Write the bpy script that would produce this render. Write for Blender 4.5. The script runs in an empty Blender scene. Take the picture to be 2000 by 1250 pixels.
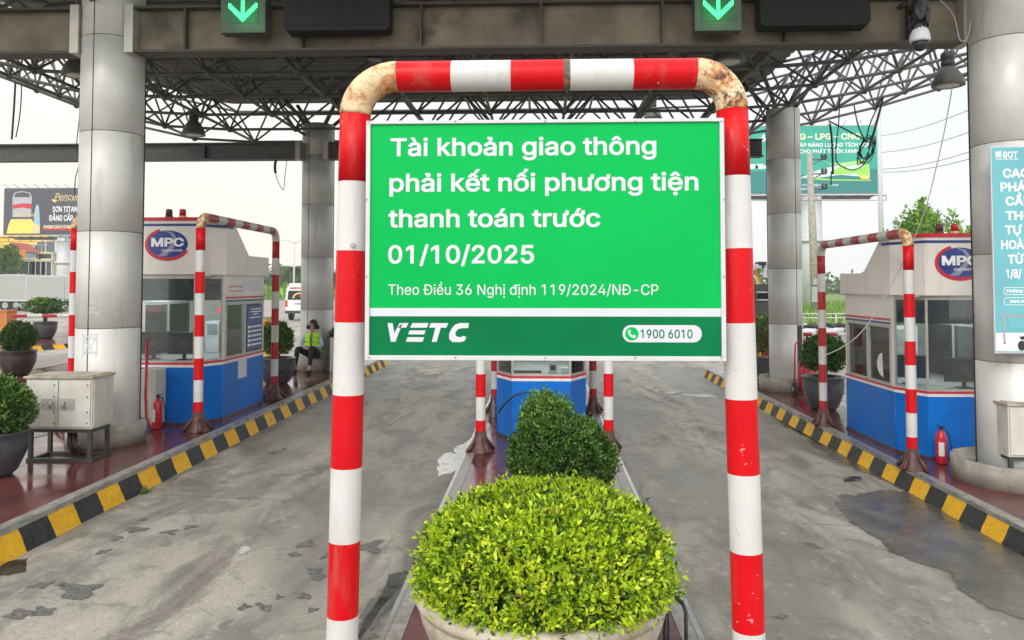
import bpy, math, random, os
import numpy as np
from mathutils import Vector, Matrix
R = math.radians
random.seed(7); rng = np.random.default_rng(7)
scene = bpy.context.scene
col = scene.collection

# ------------------------------------------------------------------ camera
CAM_Z, YAW, PITCH, FPX = 2.31, R(2.175), R(2.138), 1500.0
PPX, PPY = 1000.0, 502.0
cd = bpy.data.cameras.new('camera'); cam = bpy.data.objects.new('camera', cd); col.objects.link(cam)
cam.location = (0, 0, CAM_Z); cam.rotation_euler = (math.pi/2 + PITCH, 0, YAW)
cd.sensor_width = 36; cd.lens = FPX/2000*36; cd.shift_y = -(625-PPY)/2000
cd.clip_start = .05; cd.clip_end = 3000
scene.camera = cam

# ------------------------------------------------------------------ world, sun, exposure
SUN_EL, SUN_AZ = 35, 200           # azimuth clockwise from +Y: behind the camera, to the left
w = bpy.data.worlds.new('World'); scene.world = w; w.use_nodes = True
nt = w.node_tree; nt.nodes.clear(); N = nt.nodes.new; L = nt.links.new
out = N('ShaderNodeOutputWorld'); bg = N('ShaderNodeBackground'); bg.inputs['Strength'].default_value = .1
sky = N('ShaderNodeTexSky'); sky.sky_type = 'NISHITA'; sky.sun_disc = False
sky.sun_elevation = R(SUN_EL); sky.sun_rotation = R(SUN_AZ); sky.air_density = 1; sky.dust_density = 4
hs = N('ShaderNodeHueSaturation'); hs.inputs['Saturation'].default_value = .25
L(sky.outputs[0], hs.inputs['Color'])
tc = N('ShaderNodeTexCoord'); sep = N('ShaderNodeSeparateXYZ'); L(tc.outputs['Generated'], sep.inputs[0])
def mrange(src, a, b, c, d):
    m = N('ShaderNodeMapRange'); m.interpolation_type = 'SMOOTHSTEP'
    for k, v in zip((1, 2, 3, 4), (a, b, c, d)): m.inputs[k].default_value = v
    L(src, m.inputs[0]); return m.outputs[0]
def mixc(f, a, b, typ='MIX'):
    m = N('ShaderNodeMix'); m.data_type = 'RGBA'; m.blend_type = typ
    for s, v in ((m.inputs[0], f), (m.inputs[6], a), (m.inputs[7], b)):
        if hasattr(v, 'is_linked'): L(v, s)
        else: s.default_value = v if isinstance(v, (int, float)) else (*v, 1)
    return m.outputs[2]
side = mrange(sep.outputs[0], -.55, .5, 0, 1)
low = mixc(side, (9.6, 9.0, 7.7), (8.7, 8.8, 9.0))
high = mixc(side, (9.4, 9.2, 8.9), (8.2, 8.5, 9.2))
cloud = mixc(mrange(sep.outputs[2], 0, .30, 0, 1), low, high)
ns = N('ShaderNodeTexNoise'); ns.inputs['Scale'].default_value = 2.2; ns.inputs['Detail'].default_value = 5
mp = N('ShaderNodeMapping'); mp.inputs['Scale'].default_value = (1, 1, 3.5); L(tc.outputs['Generated'], mp.inputs[0]); L(mp.outputs[0], ns.inputs['Vector'])
cloud = mixc(1.0, cloud, mixc(ns.outputs[0], (.93, .93, .92), (1.05, 1.05, 1.05)), 'MULTIPLY')
cloud = mixc(mrange(sep.outputs[2], .30, .95, 0, 1), cloud, (12.5, 12.6, 13))
cloud = mixc(mrange(sep.outputs[1], .10, -.45, 0, 1), cloud, (15, 14.8, 14.5))
fin = mixc(.12, cloud, hs.outputs[0])
L(fin, bg.inputs['Color']); L(bg.outputs[0], out.inputs['Surface'])
sd = bpy.data.lights.new('sun', 'SUN'); sd.energy = 1.25; sd.angle = R(28); sd.color = (1, .96, .9)
so = bpy.data.objects.new('sun', sd); col.objects.link(so)
az, el = R(SUN_AZ), R(SUN_EL)
so.rotation_euler = Vector((math.sin(az)*math.cos(el), math.cos(az)*math.cos(el), math.sin(el))).to_track_quat('Z', 'Y').to_euler()
so.location = (-20, -30, 40)
vs = scene.view_settings; vs.view_transform = 'Standard'; vs.look = 'None'; vs.exposure = 0.34; vs.gamma = 1; vs.use_curve_mapping = False
scene.cycles.max_bounces = 6; scene.cycles.volume_bounces = 3; scene.cycles.transparent_max_bounces = 12
scene.cycles.caustics_reflective = False; scene.cycles.caustics_refractive = False

# ------------------------------------------------------------------ where things stand (photo measurements turned into metres)
_r = Vector((math.cos(YAW), math.sin(YAW), 0))
_f = Vector((-math.sin(YAW)*math.cos(PITCH), math.cos(YAW)*math.cos(PITCH), math.sin(PITCH)))
_u = _r.cross(_f)
def ray(px, py): return _r*((px-PPX)/FPX) + _u*((PPY-py)/FPX) + _f
def W(px, py, Y):
    d = ray(px, py); t = Y/d.y; return (d.x*t, CAM_Z + d.z*t)
def G(px, py, z=0.0):
    d = ray(px, py); t = (z-CAM_Z)/d.z; return (d.x*t, d.y*t)
SL = -.0328
def zr(x): return SL*max(-6.3, min(6.3, x))     # cross fall of the carriageway
ZL, ZC, ZR = .36, .22, .074                      # tops of the three islands

# ------------------------------------------------------------------ materials
def rgba(c): return (c[0], c[1], c[2], 1)
class NT:
    def __init__(s, name):
        s.m = bpy.data.materials.new(name); s.m.use_nodes = True; s.t = s.m.node_tree
        s.b = s.t.nodes['Principled BSDF']; s.o = s.t.nodes['Material Output']
    def n(s, k): return s.t.nodes.new(k)
    def l(s, a, b): s.t.links.new(a, b)
    def pos(s, kind='Object', scale=(1, 1, 1)):
        if kind == 'World':
            g = s.n('ShaderNodeNewGeometry'); o = g.outputs['Position']
        else:
            g = s.n('ShaderNodeTexCoord'); o = g.outputs[kind]
        if scale == (1, 1, 1): return o
        m = s.n('ShaderNodeMapping'); m.inputs['Scale'].default_value = scale; s.l(o, m.inputs[0]); return m.outputs[0]
    def noise(s, v, scale, detail=4, rough=.55, dist=0):
        n = s.n('ShaderNodeTexNoise'); n.inputs['Scale'].default_value = scale; n.inputs['Detail'].default_value = detail
        n.inputs['Roughness'].default_value = rough; n.inputs['Distortion'].default_value = dist
        s.l(v, n.inputs['Vector']); return n.outputs[0]
    def ramp(s, f, a, b, c=0., d=1., smooth=True):
        m = s.n('ShaderNodeMapRange')
        if smooth: m.interpolation_type = 'SMOOTHSTEP'
        for k, v in zip((1, 2, 3, 4), (a, b, c, d)): m.inputs[k].default_value = v
        s.l(f, m.inputs[0]); return m.outputs[0]
    def mix(s, f, a, b, typ='MIX'):
        m = s.n('ShaderNodeMix'); m.data_type = 'RGBA'; m.blend_type = typ
        for k, v in ((m.inputs[0], f), (m.inputs[6], a), (m.inputs[7], b)):
            if hasattr(v, 'is_linked'): s.l(v, k)
            else: k.default_value = v if isinstance(v, (int, float)) else rgba(v)
        return m.outputs[2]
    def math(s, op, a, b=None):
        m = s.n('ShaderNodeMath'); m.operation = op
        for k, v in ((0, a), (1, b)):
            if v is None: continue
            if hasattr(v, 'is_linked'): s.l(v, m.inputs[k])
            else: m.inputs[k].default_value = v
        return m.outputs[0]
    def base(s, v):
        if hasattr(v, 'is_linked'): s.l(v, s.b.inputs['Base Color'])
        else: s.b.inputs['Base Color'].default_value = rgba(v)
    def rough(s, v):
        if hasattr(v, 'is_linked'): s.l(v, s.b.inputs['Roughness'])
        else: s.b.inputs['Roughness'].default_value = v
    def bump(s, h, strength=.3, dist=.01):
        b = s.n('ShaderNodeBump'); b.inputs['Strength'].default_value = strength; b.inputs['Distance'].default_value = dist
        s.l(h, b.inputs['Height']); s.l(b.outputs[0], s.b.inputs['Normal'])

def M(name, c, rough=.6, metal=0., var=.12, scale=6, bump=0, dirt=None, dirt_amt=.5, dscale=3, streak=False):
    k = NT(name); p = k.pos('Object')
    n1 = k.noise(p, scale, 5)
    c1 = tuple(min(1, x*(1+var)) for x in c); c0 = tuple(x*(1-var) for x in c)
    cc = k.mix(k.ramp(n1, .3, .7), c0, c1)
    if dirt:
        q = k.pos('Object', (1, 1, .12)) if streak else p
        cc = k.mix(k.ramp(k.noise(q, dscale, 8, .65), .52, .75, 0, dirt_amt), cc, dirt)
    k.base(cc); k.rough(k.ramp(n1, .2, .8, max(.03, rough-.07), min(1, rough+.07)))
    k.b.inputs['Metallic'].default_value = metal
    if bump: k.bump(k.noise(p, scale*6, 6), bump, .01)
    return k.m
def emit(name, c, s):
    k = NT(name); k.base((.02, .02, .02)); k.b.inputs['Emission Color'].default_value = rgba(c); k.b.inputs['Emission Strength'].default_value = s
    return k.m

def concrete(name):
    k = NT(name); p = k.pos('World')
    q = k.pos('World', (1, .33, 1))
    big = k.noise(q, .55, 6, .6, .4); mid = k.noise(q, 2.3, 8, .65, .6); fine = k.noise(p, 42, 6, .7); grit = k.noise(p, 210, 3, .7)
    c = k.mix(k.ramp(big, .32, .66), (.20, .186, .155), (.49, .462, .395))
    c = k.mix(k.ramp(mid, .46, .66, 0, .75), c, (.135, .125, .106))
    c = k.mix(k.ramp(k.noise(p, 1.15, 9, .72, 1.2), .58, .70, 0, .45), c, (.54, .525, .47))
    c = k.mix(k.ramp(fine, .40, .68, .0, .5), c, (.18, .17, .148))
    c = k.mix(k.ramp(grit, .56, .68, 0, .55), c, (.12, .115, .105))
    c = k.mix(k.ramp(k.noise(p, 1.7, 12, .78, .5), .53, .59, 0, .5), c, (.12, .112, .096))
    c = k.mix(k.ramp(k.noise(p, 6.5, 10, .8, .3), .56, .63, 0, .4), c, (.60, .575, .50))
    spots = k.noise(p, 4.1, 3, .5, .2)
    c = k.mix(k.ramp(spots, .70, .735, 0, .6), c, (.105, .105, .1))
    sx = k.n('ShaderNodeSeparateXYZ'); k.l(p, sx.inputs[0])
    # tyre tracks down each lane
    for lx in (-2.6, 2.65):
        for o in (-.78, .78):
            d = k.math('ABSOLUTE', k.math('SUBTRACT', sx.outputs[0], lx+o))
            c = k.mix(k.math('MULTIPLY', k.ramp(d, .10, .50, .40, 0), k.ramp(mid, .25, .6)), c, (.15, .145, .13))
    # oil drips down the middle of each lane
    for lx in (-2.6, 2.65):
        d = k.math('ABSOLUTE', k.math('SUBTRACT', sx.outputs[0], lx))
        c = k.mix(k.math('MULTIPLY', k.ramp(d, .05, .35, .5, 0), k.ramp(k.noise(q, 3.3, 6, .7, .8), .45, .62)), c, (.13, .11, .095))
    # transverse joints every 5.2 m, slightly wandering
    yy = k.math('ADD', k.math('SUBTRACT', sx.outputs[1], 2.77), k.math('MULTIPLY', k.noise(p, 3, 3), .05))
    fr = k.math('ABSOLUTE', k.math('SUBTRACT', k.math('FRACT', k.math('DIVIDE', yy, 5.2)), .0))
    c = k.mix(k.ramp(fr, .0018, .0034, .85, 0), c, (.07, .068, .06))
    # grime gathered along the kerbs
    for kx, wd, am in ((-4.12, .55, .75), (4.33, .8, .8), (-1.0, .45, .85), (.98, .3, .6)):
        d = k.math('ABSOLUTE', k.math('SUBTRACT', sx.outputs[0], kx))
        c = k.mix(k.math('MULTIPLY', k.ramp(d, .02, wd, am, 0), k.ramp(k.noise(q, 1.7, 7, .7, .6), .38, .62)), c, (.10, .095, .085))
    # a few hair cracks
    vo = k.n('ShaderNodeTexVoronoi'); vo.feature = 'DISTANCE_TO_EDGE'; vo.inputs['Scale'].default_value = .33
    mv = k.n('ShaderNodeMix'); mv.data_type = 'RGBA'; mv.inputs[0].default_value = .12
    nz = k.n('ShaderNodeTexNoise'); nz.inputs['Scale'].default_value = 3; k.l(p, nz.inputs['Vector'])
    k.l(p, mv.inputs[6]); k.l(nz.outputs['Color'], mv.inputs[7]); k.l(mv.outputs[2], vo.inputs['Vector'])
    c = k.mix(k.math('MULTIPLY', k.ramp(vo.outputs[0], .001, .004, .55, 0), k.ramp(big, .56, .66)), c, (.08, .075, .07))
    k.base(c); k.rough(k.ramp(big, .3, .7, .42, .78))
    h = k.math('ADD', k.math('MULTIPLY', fine, .5), grit)
    k.bump(h, .35, .006)
    return k.m
def terrazzo(name):
    k = NT(name); p = k.pos('World'); n1 = k.noise(p, 1.4, 6, .6); n2 = k.noise(p, 60, 4, .7)
    c = k.mix(k.ramp(n1, .3, .7), (.075, .018, .019), (.15, .042, .04))
    c = k.mix(k.ramp(n2, .5, .75, 0, .5), c, (.17, .07, .065))
    c = k.mix(k.ramp(k.noise(p, 3.5, 8, .7), .55, .75, 0, .5), c, (.12, .085, .075))
    sx = k.n('ShaderNodeSeparateXYZ'); k.l(p, sx.inputs[0])
    fr = k.math('FRACT', k.math('DIVIDE', sx.outputs[1], 1.2))
    c = k.mix(k.ramp(fr, .003, .006, .8, 0), c, (.05, .02, .02))
    k.base(c); k.rough(k.ramp(k.noise(p, 2.2, 6, .6), .3, .75, .06, .30)); k.b.inputs['Specular IOR Level'].default_value = .75
    k.bump(n2, .03, .004)
    return k.m
def wet(name):
    k = NT(name); p = k.pos('World'); n1 = k.noise(p, 1.8, 7, .6, .5); n2 = k.noise(p, 60, 5, .7)
    c = k.mix(k.ramp(n1, .3, .7), (.08, .078, .072), (.14, .134, .12)); c = k.mix(k.ramp(n2, .4, .7, 0, .5), c, (.055, .054, .05))
    k.base(c); k.rough(k.ramp(n1, .40, .60, .16, .5)); k.bump(n2, .12, .004); return k.m
def soft(name, build_c, rmin, rmax, cut=.5):
    k = NT(name); p = k.pos('World'); build_c(k, p); k.rough(k.ramp(k.noise(p, 1.8, 6, .6, .5), .35, .65, rmin, rmax))
    a = k.n('ShaderNodeAttribute'); a.attribute_name = 'cover'
    f = k.ramp(k.math('ADD', a.outputs['Fac'], k.math('MULTIPLY', k.math('SUBTRACT', k.noise(p, 9, 7, .72, .4), .5), 1.5)), cut-.12, cut+.22)
    tr = k.n('ShaderNodeBsdfTransparent'); mx = k.n('ShaderNodeMixShader'); k.l(f, mx.inputs[0]); k.l(tr.outputs[0], mx.inputs[1]); k.l(k.b.outputs[0], mx.inputs[2]); k.l(mx.outputs[0], k.o.inputs[0]); return k.m
def c_wet(k, p):
    n1 = k.noise(p, 1.6, 7, .65, .6); n2 = k.noise(p, 55, 5, .7); c = k.mix(k.ramp(n1, .3, .7), (.075, .07, .06), (.15, .14, .12)); k.base(k.mix(k.ramp(n2, .4, .7, 0, .55), c, (.05, .047, .042))); k.bump(n2, .15, .005)
def c_tar(k, p):
    n1 = k.noise(p, 26, 6, .75); n2 = k.noise(p, 140, 4, .7); c = k.mix(k.ramp(n1, .35, .68), (.085, .086, .088), (.21, .20, .185)); k.base(k.mix(k.ramp(n2, .5, .66, 0, .7), c, (.045, .045, .045))); k.bump(n2, .5, .006)
def c_lime(k, p):
    n1 = k.noise(p, 7, 8, .75); k.base(k.mix(k.ramp(n1, .55, .66), (.78, .78, .76), (.13, .13, .12))); k.bump(n1, .3, .008)
def paint_pipe(name, c, worn, amt=.5):
    k = NT(name); p = k.pos('Object'); n1 = k.noise(p, 3, 6, .6); n2 = k.noise(p, 26, 6, .75, .3); n3 = k.noise(p, 7, 3)
    cc = k.mix(k.ramp(n1, .3, .7), tuple(x*.9 for x in c), c)
    chips = k.math('MULTIPLY', k.ramp(n2, .635, .66), k.ramp(n3, .53, .62))
    cc = k.mix(k.math('MULTIPLY', chips, amt), cc, worn)
    cc = k.mix(k.ramp(k.noise(k.pos('Object', (1, 1, .15)), 9, 7, .7), .52, .74, 0, .5*amt), cc, (.25, .20, .15))
    k.b.inputs['Specular IOR Level'].default_value = .2; k.base(cc); k.rough(k.ramp(n1, .3, .7, .25, .45)); k.bump(k.math('SUBTRACT', n3, chips), .08, .004); return k.m
def rusty(name, c, dark=.5):
    k = NT(name); p = k.pos('Object'); n1 = k.noise(p, 9, 9, .72, .6); n2 = k.noise(p, 30, 7, .75, .2); n3 = k.noise(p, 5, 4)
    cc = k.mix(k.ramp(n3, .35, .7, 0, .55), c, tuple(x*y for x, y in zip(c, (.95, .80, .56))))
    cc = k.mix(k.ramp(n1, .44, .56, 0, .9), cc, (.46, .155, .03))
    cc = k.mix(k.ramp(n1, .555, .62, 0, .95), cc, (.10, .035, .015))
    cc = k.mix(k.math('MULTIPLY', k.ramp(n2, .54, .58), dark), cc, (.05, .046, .04))
    k.base(cc); k.rough(.6); k.bump(k.math('ADD', n1, n2), .25, .006); return k.m
def column_metal(name):
    k = NT(name); p = k.pos('Object'); st = k.noise(k.pos('Object', (1, 1, .10)), 5, 8, .65); n = k.noise(p, 1.6, 6, .6)
    c = k.mix(k.ramp(n, .3, .7), (.52, .52, .50), (.62, .62, .60))
    c = k.mix(k.ramp(st, .54, .78, 0, .55), c, (.23, .20, .15))
    c = k.mix(k.ramp(k.noise(p, 120, 3), .6, .75, 0, .3), c, (.28, .28, .27))
    k.base(c); k.rough(k.ramp(n, .3, .7, .36, .5)); k.b.inputs['Metallic'].default_value = .10; k.bump(k.noise(p, 2.6, 3), .25, .02); return k.m
def kerb_mat(name, y0, per, shift=0.):
    # alternating painted blocks along the kerb, chipped
    k = NT(name); p = k.pos('World'); sx = k.n('ShaderNodeSeparateXYZ'); k.l(p, sx.inputs[0])
    n = k.noise(p, 7, 8, .7); wob = k.math('MULTIPLY', k.math('SUBTRACT', k.noise(p, 9, 4), .5), .05)
    t = k.math('FRACT', k.math('DIVIDE', k.math('ADD', k.math('SUBTRACT', sx.outputs[1], y0), wob), per))
    yel = k.mix(k.ramp(n, .3, .7), (.70, .36, .008), (.84, .48, .015)); yel = k.mix(k.ramp(n, .60, .68, 0, .75), yel, (.16, .12, .07))
    blk = k.mix(k.ramp(n, .3, .7), (.014, .015, .017), (.038, .04, .042)); blk = k.mix(k.ramp(k.noise(p, 16, 6, .7), .6, .75, 0, .4), blk, (.17, .17, .16))
    c = k.mix(k.ramp(t, .485, .495), yel, blk); c = k.mix(k.ramp(k.noise(p, 24, 8, .78), .54, .66, 0, .75), c, (.11, .10, .085))
    k.base(c); k.rough(.6); k.b.inputs['Specular IOR Level'].default_value = .3; k.bump(n, .25, .01); return k.m
def leafmat(name, rough=.4, trans=.28):
    k = NT(name); a = k.n('ShaderNodeAttribute'); a.attribute_name = 'tone'
    k.l(a.outputs['Color'], k.b.inputs['Base Color']); k.rough(rough)
    t = k.n('ShaderNodeBsdfTranslucent'); k.l(a.outputs['Color'], t.inputs[0])
    mx = k.n('ShaderNodeMixShader'); mx.inputs[0].default_value = trans
    k.l(k.b.outputs[0], mx.inputs[1]); k.l(t.outputs[0], mx.inputs[2]); k.l(mx.outputs[0], k.o.inputs[0]); return k.m
def glassmat(name, tint=(.78, .86, .86), dirty=.10):
    k = NT(name); tr = k.n('ShaderNodeBsdfTransparent'); tr.inputs[0].default_value = rgba(tint)
    gl = k.n('ShaderNodeBsdfGlossy'); gl.inputs['Roughness'].default_value = .03
    fr = k.n('ShaderNodeFresnel'); fr.inputs[0].default_value = 1.5
    mx = k.n('ShaderNodeMixShader'); k.l(fr.outputs[0], mx.inputs[0]); k.l(tr.outputs[0], mx.inputs[1]); k.l(gl.outputs[0], mx.inputs[2])
    k.base((.5, .52, .5)); k.rough(.6)
    m2 = k.n('ShaderNodeMixShader'); k.l(k.ramp(k.noise(k.pos('Object', (1, 1, .4)), 3, 7, .7), .35, .75, .02, dirty*2), m2.inputs[0])
    k.l(mx.outputs[0], m2.inputs[1]); k.l(k.b.outputs[0], m2.inputs[2]); k.l(m2.outputs[0], k.o.inputs[0]); return k.m

m_road = concrete('worn concrete'); m_wet = soft('wet concrete', c_wet, .14, .5, .30); m_tile = terrazzo('polished red terrazzo')
m_tar = soft('asphalt patching', c_tar, .6, .8, .42)
m_lime = soft('spilled lime paint', c_lime, .5, .7, .35); m_scrap = M('grey scrap', (.42, .41, .39), .7, var=.3, scale=30)
m_edge = M('granite edging', (.26, .245, .225), .38, var=.25, scale=14, dirt=(.10, .09, .08))
m_nosing = M('steel nosing', (.5, .5, .48), .28, metal=.8, var=.2, dirt=(.14, .12, .1))
m_conc = M('bare cast concrete', (.33, .31, .27), .8, var=.25, scale=5, bump=.3, dirt=(.16, .14, .11))
m_red = paint_pipe('red gloss paint', (.62, .004, .010), (.72, .66, .62), .8)
m_white = paint_pipe('white gloss paint', (.64, .64, .63), (.24, .20, .17), .95)
m_red_old = paint_pipe('old dark red paint', (.40, .03, .035), (.5, .4, .36), .9)
m_white_old = paint_pipe('old white paint', (.60, .59, .55), (.24, .18, .13), 1.)
m_elbow = rusty('rust-eaten cream paint', (.72, .58, .38), .3)
m_elbow_dark = rusty('flaked cream and tar paint', (.74, .60, .38), .95)
m_burn = rusty('scorched weld band', (.10, .085, .07), .8)
m_foot = M('dark red-brown oxide', (.085, .034, .028), .5, var=.4, scale=12, bump=.2, dirt=(.16, .12, .1))
m_col = column_metal('silver composite cladding'); m_dark = M('dark joint', (.02, .02, .022), .6)
m_beam = M('sooty cream beam paint', (.17, .145, .10), .65, var=.3, scale=2.2, dirt=(.03, .026, .02), dirt_amt=.95, dscale=1.3)
m_beamflange = M('sooty beam flange', (.06, .052, .042), .6, var=.3, scale=3, dirt=(.05, .04, .035), dirt_amt=.8)
m_fbeam = M('grey painted girder', (.09, .09, .088), .55, var=.2)
m_bar = M('grey space frame tube', (.10, .104, .096), .5, var=.25, scale=4, dirt=(.06, .05, .04))
m_sheet = M('corrugated roof sheet', (.16, .162, .155), .5, metal=.3, var=.2, scale=1.2, dirt=(.13, .11, .09))
m_sgreen = M('notice board green vinyl', (.0005, .43, .085), .5, var=.07, scale=1.2); m_sdark = M('dark green vinyl', (.001, .165, .055), .5, var=.12, scale=1.5)
for _m in (m_sgreen, m_sdark):      # vinyl on a thin sheet: a little gloss, slightly buckled
    _t = _m.node_tree; _b = _t.nodes['Principled BSDF']; _b.inputs['Specular IOR Level'].default_value = .10; _b.inputs['Roughness'].default_value = .32
    for _l in list(_b.inputs['Roughness'].links): _t.links.remove(_l)
    _n = _t.nodes.new('ShaderNodeTexNoise'); _n.inputs['Scale'].default_value = 2.2; _c = _t.nodes.new('ShaderNodeTexCoord'); _t.links.new(_c.outputs['Object'], _n.inputs['Vector'])
    _k = _t.nodes.new('ShaderNodeBump'); _k.inputs['Strength'].default_value = .5; _k.inputs['Distance'].default_value = .03; _t.links.new(_n.outputs[0], _k.inputs['Height']); _t.links.new(_k.outputs[0], _b.inputs['Normal'])
m_swhite = M('white vinyl', (.60, .62, .68), .4, var=.03); m_alu = M('white aluminium trim', (.58, .59, .62), .35, var=.05)
m_black = M('black plastic', (.02, .02, .022), .4, var=.2); m_vms = M('matt black panel', (.012, .014, .013), .5, var=.2)
m_vms.node_tree.nodes['Principled BSDF'].inputs['Specular IOR Level'].default_value = .15
m_blue = M('booth blue paint', (.002, .145, .56), .42, var=.10, scale=2.5, dirt=(.02, .11, .30), dirt_amt=.6, streak=True)
m_blue.node_tree.nodes['Principled BSDF'].inputs['Specular IOR Level'].default_value = .25
m_cream = M('booth cream panel', (.74, .71, .66), .42, var=.06, scale=1.5, dirt=(.42, .35, .26), dirt_amt=.5, streak=True, dscale=4)
m_bred = M('booth red trim', (.55, .02, .04), .4); m_bnavy = M('booth navy trim', (.03, .06, .24), .4); m_bwhite = M('booth white trim', (.75, .74, .74), .45)
m_frame = M('aged aluminium frame', (.46, .45, .41), .4, metal=.3, var=.15, dirt=(.25, .2, .15))
m_glass = glassmat('booth glass', (.86, .91, .90), .035); m_dglass = glassmat('tinted side glass', (.50, .48, .44), .06)
m_film = M('navy sun film', (.015, .035, .075), .25); m_inner = M('booth interior cream', (.50, .50, .44), .7)
m_logo_blue = M('logo blue', (.02, .05, .26), .35, var=.2, scale=9); m_logo_grey = M('logo grey road', (.30, .31, .40), .4); m_white_flat = M('white lettering', (.85, .85, .86), .45, var=.02)
m_cab = M('grey-white enamel', (.56, .55, .50), .4, var=.08, dirt=(.30, .22, .13), dirt_amt=.6, streak=True, dscale=9)
m_cabtop = M('stained enamel lid', (.40, .35, .28), .45, var=.3, scale=5, dirt=(.2, .14, .08)); m_stand = M('dark green steel', (.045, .055, .05), .5, var=.2)
m_ext = M('extinguisher red', (.50, .015, .03), .25, var=.1); m_pot = M('brown glazed pot', (.055, .042, .040), .28, var=.2, bump=.02); m_potgrey = M('grey glazed pot', (.06, .066, .075), .3, var=.2)
m_bushy = None
m_stone = M('weathered cast stone', (.50, .45, .36), .8, var=.2, scale=9, bump=.35, dirt=(.17, .13, .09), dirt_amt=.8, dscale=5)
m_soil = M('potting soil', (.05, .04, .03), .95); m_bark = M('bark', (.13, .10, .075), .9, var=.3, bump=.4)
m_leaf = leafmat('leaf'); m_leaf_far = leafmat('distant leaf', .6, .3)
m_teal = M('teal banner print', (.14, .44, .50), .4, var=.08, scale=2); m_bill = M('billboard turquoise', (.02, .34, .27), .45, var=.12, scale=.3)
m_billdark = M('billboard charcoal', (.055, .06, .075), .45, var=.1); m_gold = M('gold print', (.70, .55, .25), .5); m_cream_txt = M('pale lime print', (.75, .85, .55), .5)
m_yellow = M('yellow paint', (.75, .52, .05), .5); m_grey = M('grey steel', (.34, .35, .35), .45, var=.1); m_lgrey = M('pale galvanised steel', (.52, .54, .55), .5, var=.1)
m_tyre = M('rubber', (.022, .022, .022), .8); m_orange = M('orange board', (.55, .19, .05), .5); m_grass = M('rough grass', (.13, .21, .045), .9, var=.4, scale=.6)
m_lampglass = M('lamp diffuser', (.6, .6, .55), .4)

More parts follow.
